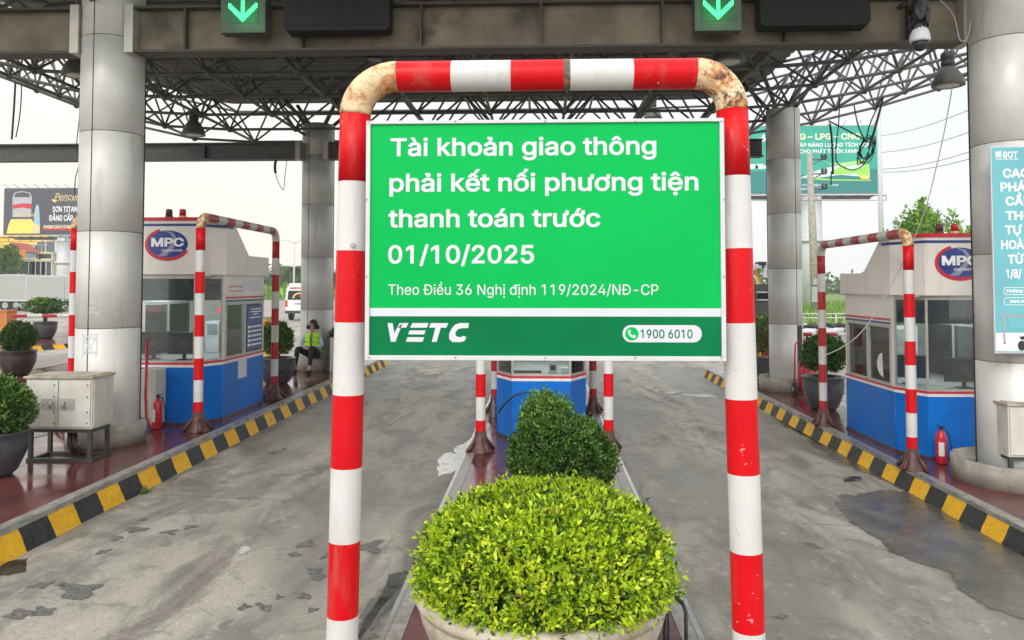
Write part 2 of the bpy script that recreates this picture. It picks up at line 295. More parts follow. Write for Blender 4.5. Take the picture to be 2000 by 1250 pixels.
# ------------------------------------------------------------------ mesh helpers
class MB:
    def __init__(s): s.V = []; s.F = []; s.I = []; s.S = []
    def add(s, v, f, mi=0, sm=False):
        o = len(s.V); s.V += [tuple(p) for p in v]
        for q in f: s.F.append(tuple(o+i for i in q)); s.I.append(mi); s.S.append(sm)
        return s
    def box(s, x0, x1, y0, y1, z0, z1, mi=0):
        return s.add([(x, y, z) for z in (z0, z1) for y in (y0, y1) for x in (x0, x1)],
                     [(0, 2, 3, 1), (4, 5, 7, 6), (0, 1, 5, 4), (1, 3, 7, 5), (3, 2, 6, 7), (2, 0, 4, 6)], mi)
    def cyl(s, p0, p1, r0, r1=None, n=16, mi=0, caps=True, sm=True):
        return s.tube([p0, p1], [r0, r0 if r1 is None else r1], n, mi, caps, sm)
    def tube(s, path, r, n=12, mi=0, caps=True, sm=True, mis=None):
        P = [Vector(p) for p in path]; rr = r if isinstance(r, (list, tuple)) else [r]*len(P)
        T = []
        for i in range(len(P)):
            a = P[max(0, i-1)]; b = P[min(len(P)-1, i+1)]; t = (b-a); T.append(t.normalized() if t.length > 1e-9 else Vector((0, 0, 1)))
        up = Vector((0, 0, 1)) if abs(T[0].z) < .9 else Vector((1, 0, 0))
        u = T[0].cross(up).normalized(); vs = []; o = len(s.V)
        for i, (p, t) in enumerate(zip(P, T)):
            u = (u - t*u.dot(t)).normalized(); v = t.cross(u)
            for k in range(n):
                a = 2*math.pi*k/n; vs.append(p + (u*math.cos(a)+v*math.sin(a))*rr[i])
        s.V += [tuple(q) for q in vs]
        for i in range(len(P)-1):
            m = mis[i] if mis else mi
            for k in range(n):
                s.F.append((o+i*n+k, o+i*n+(k+1) % n, o+(i+1)*n+(k+1) % n, o+(i+1)*n+k)); s.I.append(m); s.S.append(sm)
        if caps:
            s.F.append(tuple(o+k for k in reversed(range(n)))); s.I.append(mis[0] if mis else mi); s.S.append(False)
            s.F.append(tuple(o+(len(P)-1)*n+k for k in range(n))); s.I.append(mis[-1] if mis else mi); s.S.append(False)
        return s
    def lathe(s, prof, c=(0, 0, 0), n=32, mi=0, sm=True):
        o = len(s.V)
        for r, z in prof:
            for k in range(n):
                a = 2*math.pi*k/n; s.V.append((c[0]+r*math.cos(a), c[1]+r*math.sin(a), c[2]+z))
        for i in range(len(prof)-1):
            for k in range(n):
                s.F.append((o+i*n+k, o+i*n+(k+1) % n, o+(i+1)*n+(k+1) % n, o+(i+1)*n+k)); s.I.append(mi); s.S.append(sm)
        if prof[0][0] > 1e-4: s.F.append(tuple(o+k for k in reversed(range(n)))); s.I.append(mi); s.S.append(False)
        if prof[-1][0] > 1e-4: s.F.append(tuple(o+(len(prof)-1)*n+k for k in range(n))); s.I.append(mi); s.S.append(False)
        return s
    def prism(s, poly, a, b, ax='y', mi=0):
        n = len(poly)
        def P(q, t):
            return (q[0], t, q[1]) if ax == 'y' else ((q[0], q[1], t) if ax == 'z' else (t, q[0], q[1]))
        v = [P(q, a) for q in poly]+[P(q, b) for q in poly]
        f = [tuple(range(n)), tuple(reversed(range(n, 2*n)))]+[(i, n+i, n+(i+1) % n, (i+1) % n) for i in range(n)]
        return s.add(v, f, mi)
    def ell(s, c, r, nu=16, nv=10, mi=0):
        prof = []; o = len(s.V)
        for j in range(nv+1):
            t = math.pi*j/nv
            for k in range(nu):
                a = 2*math.pi*k/nu; s.V.append((c[0]+r[0]*math.sin(t)*math.cos(a), c[1]+r[1]*math.sin(t)*math.sin(a), c[2]-r[2]*math.cos(t)))
        for j in range(nv):
            for k in range(nu):
                s.F.append((o+j*nu+k, o+j*nu+(k+1) % nu, o+(j+1)*nu+(k+1) % nu, o+(j+1)*nu+k)); s.I.append(mi); s.S.append(True)
        return s
    def flat(s, poly, y, mi=0):          # polygon in the XZ plane facing the camera side (-Y)
        return s.add([(p[0], y, p[1]) for p in poly], [tuple(range(len(poly)))], mi)
    def build(s, name, mats, parent=None, off=(0, 0, 0), bevel=0, tag=None):
        me = bpy.data.meshes.new(name)
        V = s.V if off == (0, 0, 0) else [(p[0]-off[0], p[1]-off[1], p[2]-off[2]) for p in s.V]
        me.from_pydata(V, [], s.F)
        for m in (mats if isinstance(mats, (list, tuple)) else [mats]): me.materials.append(m)
        me.polygons.foreach_set('material_index', s.I); me.polygons.foreach_set('use_smooth', s.S); me.update()
        import bmesh
        if len(s.F) < 60000:
            bm = bmesh.new(); bm.from_mesh(me); bmesh.ops.recalc_face_normals(bm, faces=bm.faces) if not getattr(s, 'keep', False) else None
            bm.to_mesh(me); bm.free()
        o = bpy.data.objects.new(name, me); col.objects.link(o)
        if parent: o.parent = parent
        if bevel:
            b = o.modifiers.new('bevel', 'BEVEL'); b.width = bevel; b.segments = 2; b.limit_method = 'ANGLE'
        return o
def thing(name, label, cat, loc=(0, 0, 0), group=None):
    o = bpy.data.objects.new(name, None); col.objects.link(o); o.location = loc; o.empty_display_size = .2
    return tag(o, label, cat, group)
def tag(o, label=None, cat=None, group=None, kind=None):
    for k, v in (('label', label), ('category', cat), ('group', group), ('kind', kind)):
        if v: o[k] = v
    return o
def copy_tree(o, parent=None, loc=None, label=None):
    c = o.copy(); col.objects.link(c)
    if parent: c.parent = parent
    if loc: c.location = loc
    if label: c['label'] = label
    for ch in list(o.children): copy_tree(ch, c)
    return c
# ---- lettering
FD = bpy.utils.system_resource('DATAFILES', path='fonts')
def font(n):
    try: return bpy.data.fonts.load(os.path.join(FD, n))
    except Exception: return None
INTER = font('Inter.woff2')
def _offset(P, d):
    n = len(P); q = []
    for i in range(n):
        a, b, c = P[i-1], P[i], P[(i+1) % n]
        e1 = b-a; e2 = c-b; l1 = np.hypot(*e1)+1e-9; l2 = np.hypot(*e2)+1e-9
        n1 = np.array([-e1[1], e1[0]])/l1; n2 = np.array([-e2[1], e2[0]])/l2; m = n1+n2; k = m.dot(m)
        q.append(b+m*(2*d/max(k, 1.2)))
    return np.array(q)
_G = {}
def glyphs(txt, bold=0., shear=0., spacing=1., res=5):
    """closed outlines of a line of text"""
    from mathutils.geometry import interpolate_bezier
    c = bpy.data.curves.new('lettering', 'FONT'); c.font = INTER or c.font; c.body = txt; c.shear = shear; c.space_character = spacing
    o = bpy.data.objects.new('lettering', c); col.objects.link(o); q = o.to_curve(bpy.context.evaluated_depsgraph_get()); outs = []
    for sp_ in q.splines:
        if sp_.type == 'BEZIER':
            bp_ = sp_.bezier_points; P = []
            for i in range(len(bp_)):
                A, B = bp_[i], bp_[(i+1) % len(bp_)]
                st = (A.handle_right-A.co).cross(B.co-A.co).length < 1e-7 and (B.handle_left-B.co).cross(B.co-A.co).length < 1e-7
                P += [v[:2] for v in interpolate_bezier(A.co, A.handle_right, B.handle_left, B.co, 2 if st else res+1)[:-1]]
        else: P = [v.co[:2] for v in sp_.points]
        P = np.array(P); keep = [i for i in range(len(P)) if np.hypot(*(P[i]-P[i-1])) > 1e-5]; P = P[keep]
        if len(P) < 3: continue
        if len(P) == 4 and abs(np.ptp(P[:, 0])-.315) < .006 and abs(P[:, 1].min()) < .002: continue     # plain figure one without a foot
        outs.append(_offset(P, bold) if bold else P)
    o.to_curve_clear(); bpy.data.objects.remove(o); bpy.data.curves.remove(c)
    return outs
def lettering(txt, x0, x1, zb, cap, y, mat, parent, off=(0, 0, 0), bold=0., shear=0., spacing=1., name='lettering', fn=None, mb=None, hgt=None):
    """txt between x0 and x1 (world), baseline zb, capital height cap, on the plane Y=y facing -Y"""
    from mathutils.geometry import delaunay_2d_cdt
    gl = glyphs(txt, bold, shear, spacing)
    lo = min(g_[:, 0].min() for g_ in gl); hi = max(g_[:, 0].max() for g_ in gl); k = cap/(.5087+2*bold); zb = zb+bold*k
    sx = (x1-x0)/(hi-lo) if x1 is not None else k
    V, E = [], []
    for P in gl:
        o_ = len(V); V += [Vector((float(v[0]), float(v[1]))) for v in P]; E += [(o_+i, o_+(i+1) % len(P)) for i in range(len(P))]
    vv, _, ff, *_r2 = delaunay_2d_cdt(V, E, [], 0, 1e-6)
    vv = np.array([tuple(v) for v in vv]); tri = np.array([f[:3] for f in ff]); ce = vv[tri].mean(1)
    wn = np.zeros(len(ce), int)              # winding number of every triangle centre: strokes that overlap stay filled
    for P in gl:
        Q = np.roll(P, -1, 0)
        for (ax, ay), (bx_, by_) in zip(P, Q):
            l_ = (bx_-ax)*(ce[:, 1]-ay)-(ce[:, 0]-ax)*(by_-ay)
            wn += ((ay <= ce[:, 1]) & (by_ > ce[:, 1]) & (l_ > 0)).astype(int)-((ay > ce[:, 1]) & (by_ <= ce[:, 1]) & (l_ < 0)).astype(int)
    F = [tuple(int(i) for i in t) for t in tri[wn < 0]]
    F = [t if (vv[t[1]][0]-vv[t[0]][0])*(vv[t[2]][1]-vv[t[0]][1])-(vv[t[1]][1]-vv[t[0]][1])*(vv[t[2]][0]-vv[t[0]][0]) > 0 else (t[0], t[2], t[1]) for t in F]
    m = mb if mb is not None else MB(); m.keep = True
    m.add([fn(u, v) if fn else (u, y, v) for u, v in zip(x0+(vv[:, 0]-lo)*sx, zb+vv[:, 1]*k)], F)
    if mb is None: return m.build(name, mat, parent, off)
# ---- foliage
def leaf_mesh(name, pos, dirs, length, width, tone, mat, parent, roll=None, fold=.35, off=(0, 0, 0)):
    n = len(pos); d = dirs/np.linalg.norm(dirs, axis=1, keepdims=True)
    a = rng.normal(size=(n, 3)) if roll is None else roll
    s = np.cross(d, a); s /= (np.linalg.norm(s, axis=1, keepdims=True)+1e-9); nrm = np.cross(s, d)
    Ls = length[:, None]; Wd = (length*width)[:, None]
    b = pos; t = pos+d*Ls+nrm*Ls*-.08
    def sidep(sg, u, wf): return pos+d*Ls*u+s*Wd*sg*wf+nrm*Wd*fold*wf
    V = np.stack([b, sidep(1, .32, .5), sidep(1, .68, .42), t, sidep(-1, .68, .42), sidep(-1, .32, .5)], 1).reshape(-1, 3)-np.array(off)
    base = (np.arange(n)*6)[:, None]
    F = np.concatenate([base+np.array([0, 1, 2, 3]), base+np.array([0, 3, 4, 5])], 1).reshape(-1, 4)
    me = bpy.data.meshes.new(name); me.vertices.add(n*6); me.vertices.foreach_set('co', V.astype(np.float32).ravel())
    me.loops.add(n*8); me.loops.foreach_set('vertex_index', F.ravel().astype(np.int32))
    me.polygons.add(n*2); me.polygons.foreach_set('loop_start', (np.arange(n*2)*4).astype(np.int32))
    try: me.polygons.foreach_set('loop_total', np.full(n*2, 4, np.int32))
    except Exception: pass
    me.update(calc_edges=True)
    at = me.attributes.new('tone', 'FLOAT_COLOR', 'POINT')
    at.data.foreach_set('color', np.repeat(np.concatenate([tone, np.ones((n, 1))], 1), 6, 0).astype(np.float32).ravel())
    me.materials.append(mat); o = bpy.data.objects.new(name, me); col.objects.link(o); o.parent = parent
    return o
def unit(a): return a/(np.linalg.norm(a, axis=1, keepdims=True)+1e-9)
def tones(n, pal, wts, jit=.18):
    p = np.array(pal); i = rng.choice(len(pal), n, p=np.array(wts)/sum(wts)); return np.clip(p[i]*(1+rng.normal(size=(n, 1))*jit), .004, 1)
def sprigs(P, D, k, L, spread, pal, wts, jitter=.015):
    """k leaves round each of the sprig tips P pointing along D"""
    n = len(P); P2 = np.repeat(P, k, 0); D2 = np.repeat(D, k, 0)
    rv = unit(rng.normal(size=(n*k, 3))); side = unit(np.cross(D2, rv)); s = np.tile(np.linspace(0, 1, k), n)
    d = unit(D2*(.25+.9*s)[:, None]+side*(spread*(1.15-.6*s))[:, None])
    p = P2+D2*((s-1)*L*1.1)[:, None]+rng.normal(size=(n*k, 3))*jitter
    ln = L*rng.uniform(.7, 1.25, n*k); tn = np.repeat(tones(n, pal, wts, .12), k, 0)*(1+rng.normal(size=(n*k, 1))*.15)
    tn = np.clip(tn*np.array([1, 1, 1]), .004, 1)
    return p, d, ln, tn, D2
YG = ([(.52, .68, .022), (.37, .56, .02), (.66, .78, .05), (.12, .26, .018), (.045, .12, .015), (.30, .22, .05)], [4, 4, 2.4, 1.8, 1.4, .12])
BG = ([(.055, .135, .02), (.09, .20, .028), (.14, .28, .035), (.03, .08, .015), (.22, .16, .04)], [4, 4, 2, 2, .15])
DG = ([(.035, .095, .018), (.055, .14, .025), (.085, .20, .03), (.13, .26, .03)], [4, 4, 2, .8])
MG = ([(.05, .12, .025), (.09, .19, .035), (.14, .27, .045), (.2, .34, .06)], [3, 4, 3, 1])
def foliage(name, parent, c, shape, n, k, L, pal, mat, depth=.18, low=-.25, spread=.9, width=.5, off=(0, 0, 0), upb=.5, fold=.35):
    """shape(dirs)->radii ; sprigs fill the outer shell of that shape round c"""
    d = unit(rng.normal(size=(n*3, 3))); d = d[d[:, 2] > low][:n]; n = len(d)
    r = shape(d)*(1-np.abs(rng.normal(size=n))*depth)*(1+rng.normal(size=n)*.025)
    P = np.array(c)+d*r[:, None]
    D = unit(d+np.array([0, 0, upb])+rng.normal(size=(n, 3))*.35)
    p, dd, ln, tn, D2 = sprigs(P, D, k, L, spread, *pal)
    return leaf_mesh(name, p, dd, ln, width, tn, mat, parent, roll=D2+rng.normal(size=D2.shape)*.5, off=off, fold=fold)
def lump(seed, amp, f=3.):
    r2 = np.random.default_rng(seed); K = r2.normal(size=(9, 3))*f; ph = r2.uniform(0, 6.28, 9)
    return lambda d: 1+amp*np.sin(d@K.T+ph).mean(1)*2
def ellipsoid(rx, ry, rz, seed=1, amp=.06, f=3., rzl=None):
    lm = lump(seed, amp, f)
    def fn(d):
        z = np.where(d[:, 2] < 0, rzl or rz, rz)
        return lm(d)/np.sqrt((d[:, 0]/rx)**2+(d[:, 1]/ry)**2+(d[:, 2]/z)**2)
    return fn

# ================================================================== THE SETTING
def struct(mb, name, mats, **k): o = mb.build(name, mats, **k); o['kind'] = 'structure'; return o
# ground: one sheet to the horizon, with a slight cross fall between the outer islands
g = MB(); xs = [-460, -60, -20, -6.3, -4, -2, 0, 2, 4, 6.3, 20, 60, 460]; ys = [-40, 0, 8, 20, 60, 160, 700]
for y in ys:
    for x in xs: g.V.append((x, y, zr(x)))
nx = len(xs)
for j in range(len(ys)-1):
    for i in range(nx-1): g.F.append((j*nx+i, j*nx+i+1, (j+1)*nx+i+1, (j+1)*nx+i)); g.I.append(0); g.S.append(False)
struct(g, 'ground', m_road)
# grass beyond the plaza
gm = MB(); gm.add([(9, 40, zr(9)+.02), (160, 38, zr(9)+.02), (420, 420, zr(9)+.02), (-40, 420, zr(9)+.02), (-16, 112, .03), (6, 92, .02)], [(0, 1, 2, 3, 4, 5)]); 
struct(gm, 'grass_field', m_grass)
gm = MB(); gm.add([(-34, 102, .225), (-16, 108, .225), (-40, 420, .225), (-400, 420, .225), (-400, 190, .225), (-60, 190, .225)], [(0, 1, 2, 3, 4, 5)])
struct(gm, 'grass_verge', m_grass)

# islands: polished terrazzo deck, granite edge with a steel nosing, painted sloping kerb
m_kl = kerb_mat('yellow and black kerb', 5.10, .74); m_kr = kerb_mat('yellow and black kerb', 5.33, .74); m_kc = M('plain kerb', (.2, .19, .17), .6, var=.3, dirt=(.05, .05, .05))
def island(name, x0, x1, y0, y1, top, mats_l, mats_r):
    s = MB(); e = .13; s.box(x0+e, x1-e, y0, y1, -.4, top); o = struct(s, name, m_tile)
    for sg, x, km in ((-1, x0, mats_l), (1, x1, mats_r)):
        c = MB(); xi = x-sg*e; c.box(min(x-sg*.03, xi), max(x-sg*.03, xi), y0, y1, -.4, top+.006, 0)
        c.box(min(x-sg*.03, x+sg*.004), max(x-sg*.03, x+sg*.004), y0, y1, top-.035, top+.010, 1); t = struct(c, 'kerb_edging', [m_edge, m_nosing])
        b = zr(x+sg*.1)-.1; kk = MB(); nseg = 90; vv = []; jj = np.random.default_rng(int(abs(x)*100))
        for i in range(nseg+1):
            y = y0+(y1-y0)*i/nseg; q = jj.normal(0, .006)
            vv += [(x-sg*.001, y, top-.035), (x+sg*(.10+q+.03), y, b)]
        kk.add(vv, [(2*i, 2*i+1, 2*i+3, 2*i+2) for i in range(nseg)]); struct(kk, 'kerb_face', km)
    return o
island('traffic_island', -6.62, -4.28, 1.0, 21.0, ZL, m_kc, m_kl)
island('traffic_island', -.957, .957, -.5, 21.5, ZC, m_kc, m_kc)
island('traffic_island', 4.44, 6.4, 2.5, 21.0, ZR, m_kr, m_kc)
island('traffic_island', -12.3, -9.9, 12.6, 21.0, ZL-.05, m_kc, m_kc)
m_k3 = kerb_mat('faded yellow and black kerb', 4.9, .74)
s = MB(); vv = [(-15.9, 25.5), (-15.3, 31), (-15.6, 35), (-19, 36), (-20, 22.6), (-17.2, 22.2)]
s.prism(vv, -.2, ZL, 'z'); struct(s, 'traffic_island', m_tile)
s = MB(); vo = [(-19.95, 22.45), (-17.15, 22.05), (-15.75, 25.4), (-15.15, 31), (-15.45, 35.2)]
vi = [(-19.98, 22.56), (-17.22, 22.16), (-15.9, 25.5), (-15.3, 31), (-15.6, 35)]
for i in range(4): s.add([(*vo[i], .1), (*vo[i+1], .1), (*vi[i+1], ZL+.004), (*vi[i], ZL+.004)], [(0, 1, 2, 3)])
struct(s, 'kerb_face', m_k3)

# puddles, patches and spills: thin sheets lying on the concrete
def sheet(name, pts, mat, dz=.004, wob=.06, seed=1, sub=5, inset=.16):
    r2 = np.random.default_rng(seed); P = [];
    for i in range(len(pts)):
        a = np.array(pts[i]); b = np.array(pts[(i+1) % len(pts)]); ln = np.linalg.norm(b-a); nrm = np.array([-(b-a)[1], (b-a)[0]])/(ln+1e-9)
        for t in range(sub): P.append(a+(b-a)*t/sub+(nrm*r2.normal(0, wob*ln*.35) if t else 0))
    return covered(name, P, mat, dz, inset)
def covered(name, P, mat, dz, inset):
    """flat sheet with a fading rim: 'cover' is 0 on the outline and 1 inside"""
    P = np.array(P); n = len(P); ar = (P[:, 0]*np.roll(P[:, 1], -1)-np.roll(P[:, 0], -1)*P[:, 1]).sum(); sg = 1 if ar > 0 else -1
    sm = P.copy()
    for _ in range(2): sm = (np.roll(sm, 1, 0)+sm*2+np.roll(sm, -1, 0))/4
    t = np.roll(sm, -2, 0)-np.roll(sm, 2, 0); t /= (np.hypot(t[:, 0], t[:, 1])[:, None]+1e-9); Q = sm+np.stack([-t[:, 1], t[:, 0]], 1)*sg*inset
    m = MB(); A = list(P)+list(Q); m.add([(p[0], p[1], zr(p[0])+dz) for p in A], [(i, (i+1) % n, n+(i+1) % n, n+i) for i in range(n)]+[tuple(range(n, 2*n))])
    o = struct(m, name, mat); at = o.data.attributes.new('cover', 'FLOAT', 'POINT'); at.data.foreach_set('value', [0.]*n+[1.]*n); return o
def GR(px, py):
    z = 0.
    for _ in range(4): x, y = G(px, py, z); z = zr(x)
    return (x, y)
wetpx = [(1630, 968), (1720, 955), (1760, 960), (1640, 905), (1560, 850), (1512, 815), (1545, 822), (1700, 905), (1850, 985), (2300, 1190), (2300, 1340), (1920, 1190), (1860, 1150), (1848, 1120),
         (1780, 1100), (1730, 1080), (1700, 1050), (1650, 1018), (1632, 995)]
sheet('puddle', [GR(*p) for p in wetpx], m_wet, wob=.10, seed=3, sub=7, inset=.15)
sheet('puddle', [GR(*p) for p in ((1285, 764), (1345, 766), (1400, 768), (1412, 776), (1370, 777), (1300, 770))], m_wet, wob=.1, seed=5)
sheet('puddle', [GR(*p) for p in ((1640, 932), (1676, 928), (1690, 940), (1650, 944))], m_wet, dz=.0045, seed=8)
sheet('puddle', [GR(*p) for p in ((640, 1260), (700, 1190), (755, 1130), (790, 1110), (800, 1135), (770, 1190), (735, 1262))], m_wet, wob=.12, seed=9)
sheet('puddle', [GR(*p) for p in ((0, 1098), (60, 1085), (50, 1102), (0, 1135))], m_wet, wob=.1, seed=10)
sheet('paint_spill', [GR(*p) for p in ((462, 1078), (475, 1067), (492, 1070), (484, 1078), (470, 1085))], m_scrap, wob=.2, seed=13, inset=.01)
def blob(px, py, rx, ry, seed, mat=None, nm='tar_patch', dz=.004):
    r2 = np.random.default_rng(seed); n = 30; c = GR(px, py); e = GR(px+rx, py); f = GR(px, py-ry); a = abs(e[0]-c[0]); b = abs(f[1]-c[1])
    k = r2.normal(0, .16, (3, 2)); P = []
    for i in range(n):
        t = 2*math.pi*i/n; q = 1.12+sum(k[j, 0]*math.cos((j+2)*t)+k[j, 1]*math.sin((j+2)*t) for j in range(3))+r2.normal(0, .05)
        P.append((c[0]+a*q*math.cos(t), c[1]+b*q*math.sin(t)))
    return covered(nm, P, mat or m_tar, dz, min(a, b)*.32)
for i, q in enumerate(((155, 1155, 42, 15), (38, 1200, 30, 9), (85, 1195, 22, 10), (80, 1143, 18, 7), (265, 1035, 18, 7), (228, 1052, 12, 5), (202, 1078, 12, 5), (330, 1040, 16, 4), (372, 1030, 12, 4),
                       (598, 1063, 13, 8), (575, 1083, 12, 5), (615, 1115, 17, 6), (622, 1128, 16, 6), (595, 1165, 14, 6), (545, 1167, 9, 4), (515, 1186, 16, 7), (477, 1186, 12, 6), (610, 1192, 10, 5),
                       (725, 1068, 24, 11), (640, 1084, 10, 6), (280, 1015, 8, 3), (120, 1142, 9, 4), (1590, 1067, 13, 5), (1525, 1205, 12, 4), (535, 885, 9, 3), (555, 878, 7, 2))): blob(*q, 40+i)
for i, q in enumerate(((884, 902, 24, 20), (908, 876, 16, 15), (926, 856, 9, 9), (868, 918, 14, 12))): blob(*q, 90+i, m_lime, 'paint_spill', .004+.0006*i)
# a tuft of weeds in the kerb angle
wp = np.array([[*GR(280+rng.normal()*5, 962+rng.normal()*2), .13] for _ in range(60)])

# ================================================================== STEEL GUARD FRAMES
RP = .0625
def striped(mb, p0, p1, marks, r, n=20):
    """tube from p0 to p1; marks = [(t, material index)...] start of each stripe as a distance along"""
    p0, p1 = Vector(p0), Vector(p1); ln = (p1-p0).length; d = (p1-p0)/ln
    for i, (t, mi) in enumerate(marks):
        t1 = marks[i+1][0] if i+1 < len(marks) else ln
        mb.tube([p0+d*t, p0+d*min(t1, ln)], r, n, mi, caps=(i == 0 or i == len(marks)-1))
def elbow_path(c, a, b, R_, n=12):
    a, b = Vector(a), Vector(b); return [Vector(c)+(a*math.cos(t)+b*math.sin(t))*R_ for t in [math.pi/2*i/n for i in range(n+1)]]
# the big frame over the notice board
FY = 3.1
fr = thing('pipe_arch', 'large red and white pipe arch with rusty elbows standing over the bright bush', 'pipe arch', (0, FY, ZC))
xlb, _ = W(668, 1250, FY); xlt, zlt = W(694, 225, FY); xrb, _ = W(1463, 1250, FY); xrt, zrt = W(1430, 216, FY)
_, ztop = W(1060, 147, FY); O = (0, FY, ZC)
def post_x(xt, zt, xb, z): return xt+(xb-xt)*(zt-z)/(zt-W(668, 1250, FY)[1])
for sgn, xt, zt, xb, ys in ((-1, xlt, zlt, xlb, [355, 490, 630, 772, 915, 1060, 1207, 1355, 1500]), (1, xrt, zrt, xrb, [348, 487, 630, 776, 920, 1070, 1222, 1375])):
    m = MB(); p0 = Vector((xt, FY, zt)); p1 = Vector((post_x(xt, zt, xb, ZC), FY, ZC+.004))
    marks = [(0, 0)]+[((zt-W(1000, y, FY)[1])*(p1-p0).length/(zt-ZC), (i+1) % 2) for i, y in enumerate(ys)]
    marks = [q for q in marks if q[0] < (p1-p0).length-.02]; striped(m, p0, p1, marks, RP, 32)
    po = m.build('post', [m_red, m_white], fr, O)
    m = MB(); m.lathe([(.16, 0), (.15, .03), (.10, .09), (.075, .2)], (p1.x, FY, ZC), 24); m.build('base_flange', m_foot, po, O)
    if sgn < 0:
        m = MB(); m.cyl((xt+.01, FY-.07, W(1000, 480, FY)[1]), (xt+.01, FY-.02, W(1000, 480, FY)[1]), .01, n=8); m.build('bolt', m_grey, po, O)
bx9, bz9 = W(662, 549, FY); m = MB(); m.box(bx9-.02, bx9+.03, FY+.0, FY+.05, bz9-.033, bz9+.033); m.build('control_box', m_black, fr, O, bevel=.004)
RE = .165
xl2, xr2 = W(778, 150, FY)[0], W(1358, 145, FY)[0]
zl0, zr0 = W(694, 225, FY)[1], W(1430, 216, FY)[1]
def qb(p, a, b, n=14): return [(1-t)**2*Vector(p)+2*t*(1-t)*Vector(a)+t*t*Vector(b) for t in [i/n for i in range(n+1)]]
def sup(x0, z0, x1, z1, n=16): # quarter ellipse
    return [Vector((x0+(x1-x0)*(1-math.cos(t)), FY, z0+(z1-z0)*math.sin(t))) for t in [math.pi/2*i/n for i in range(n+1)]]
m = MB(); m.tube(sup(xlt, zl0, xl2, ztop), RP*1.01, 32); m.build('elbow', m_elbow, fr, O)['label'] = 'cream elbow streaked with orange rust'
m = MB(); m.tube(sup(xrt, zr0, xr2, ztop), RP*1.01, 32); m.build('elbow', m_elbow_dark, fr, O)['label'] = 'cream elbow flaked black and rusty'
m = MB(); bx = [W(x, 147, FY)[0] for x in (778, 883, 998, 1100, 1113, 1235, 1358)]
for i, mi in enumerate((0, 1, 0, 2, 1, 0)): m.tube([(bx[i], FY, ztop), (bx[i+1], FY, ztop)], RP*(1.02 if mi == 2 else 1), 32, mi, caps=False)
m.build('crossbar', [m_red, m_white, m_burn], fr, O)

# the smaller frames that guard the booths: one kind, copied
def guard_frame(label, loc, ln, H=2.95, dark=True):
    t = thing('guard_barrier', label, 'guard barrier', loc, 'striped guard frames beside the booths'); R_ = .17; st = .29
    for y, m1, m2 in ((0, m_red, m_white), (ln, m_red_old, m_white_old)):
        p = MB(); zt = H-R_-RP; marks = [(i*st, i % 2) for i in range(int(zt/st)+1)]; striped(p, (0, y, zt), (0, y, .1), marks, RP, 18)
        po = p.build('post', [m1, m2], t)
        q = MB(); q.lathe([(.155, 0), (.15, .012), (.115, .05), (.085, .14), (.07, .26)], (0, y, .002), 20)
        for a in range(4):
            an = a*math.pi/2+.6; q.tube([(.05*math.cos(an), y+.05*math.sin(an), .2), (.19*math.cos(an), y+.19*math.sin(an), .012)], [.016, .03], 6)
        q.build('base_flange', m_foot, po)
    p = MB(); p.tube([Vector((0, R_-R_*math.cos(a), H-RP-R_+R_*math.sin(a))) for a in [math.pi/2*i/10 for i in range(11)]], RP*1.02, 18); p.build('elbow', m_elbow_dark, t)
    p = MB(); p.tube([Vector((0, ln-R_+R_*math.cos(a), H-RP-R_+R_*math.sin(a))) for a in [math.pi/2*i/10 for i in range(11)]], RP*1.01, 18); p.build('elbow', m_white_old, t)
    p = MB(); n = 9; L_ = ln-2*R_
    for i in range(n): p.tube([(0, R_+L_*i/n, H-RP), (0, R_+L_*(i+1)/n, H-RP)], RP, 18, i % 2, caps=False)
    p.build('crossbar', [m_red_old, m_white_old], t); return t
gf = guard_frame('red and white pipe guard frame on the lane side of the left blue booth', (-4.60, 10.2, ZL), 2.95)
copy_tree(gf, None, (W(146, 557, 10.2)[0], 10.2, ZL), 'red and white pipe guard frame half hidden behind the near left column')
copy_tree(gf, None, (-.765, 9.74, ZC), 'red and white guard frame left of the middle booth, below the notice board')
copy_tree(gf, None, (.852, 9.85, ZC), 'red and white guard frame right of the middle booth, beside the dark bush')
copy_tree(gf, None, (4.515, 9.62, ZR), 'red and white guard frame on the lane side of the right booth')

# ================================================================== NOTICE BOARD
SY = 3.005
sb = thing('notice_board', 'large green notice board with white lettering hung on the striped pipe arch', 'notice board', (0, SY, W(1065, 703, SY)[1]))
so_ = (0, SY, W(1065, 703, SY)[1])
xa, z0 = W(713, 703, SY); xb, _ = W(1418, 705, SY); _, z1 = W(1065, 234, SY)
m = MB(); m.box(xa, xb, SY+.004, SY+.03, z0, z1); m.build('board', m_alu, sb, so_, bevel=.002)
m = MB(); fw = .017
for b in ((xa, xb, z0, z0+fw*1.1), (xa, xb, z1-fw*.8, z1), (xa, xa+fw, z0+fw*1.1, z1-fw*.8), (xb-fw, xb, z0+fw*1.1, z1-fw*.8)): m.box(b[0], b[1], SY-.010, SY+.004, b[2], b[3])
m.build('border', m_alu, sb, so_, bevel=.002)
def zz(y): return W(1065, y, SY)[1]
def xx(x): return W(x, 470, SY)[0]
x0i, x1i, zi0, zi1 = xa+fw, xb-fw, z0+fw*1.1, z1-fw*.8
for nm, a, b, mt in (('face_panel', zz(602), zi1, m_sgreen), ('divider_stripe', zz(618), zz(602), m_swhite), ('footer_panel', zi0, zz(618), m_sdark)):
    m = MB(); m.box(x0i, x1i, SY, SY+.004, a, b); m.build(nm, mt, sb, so_)
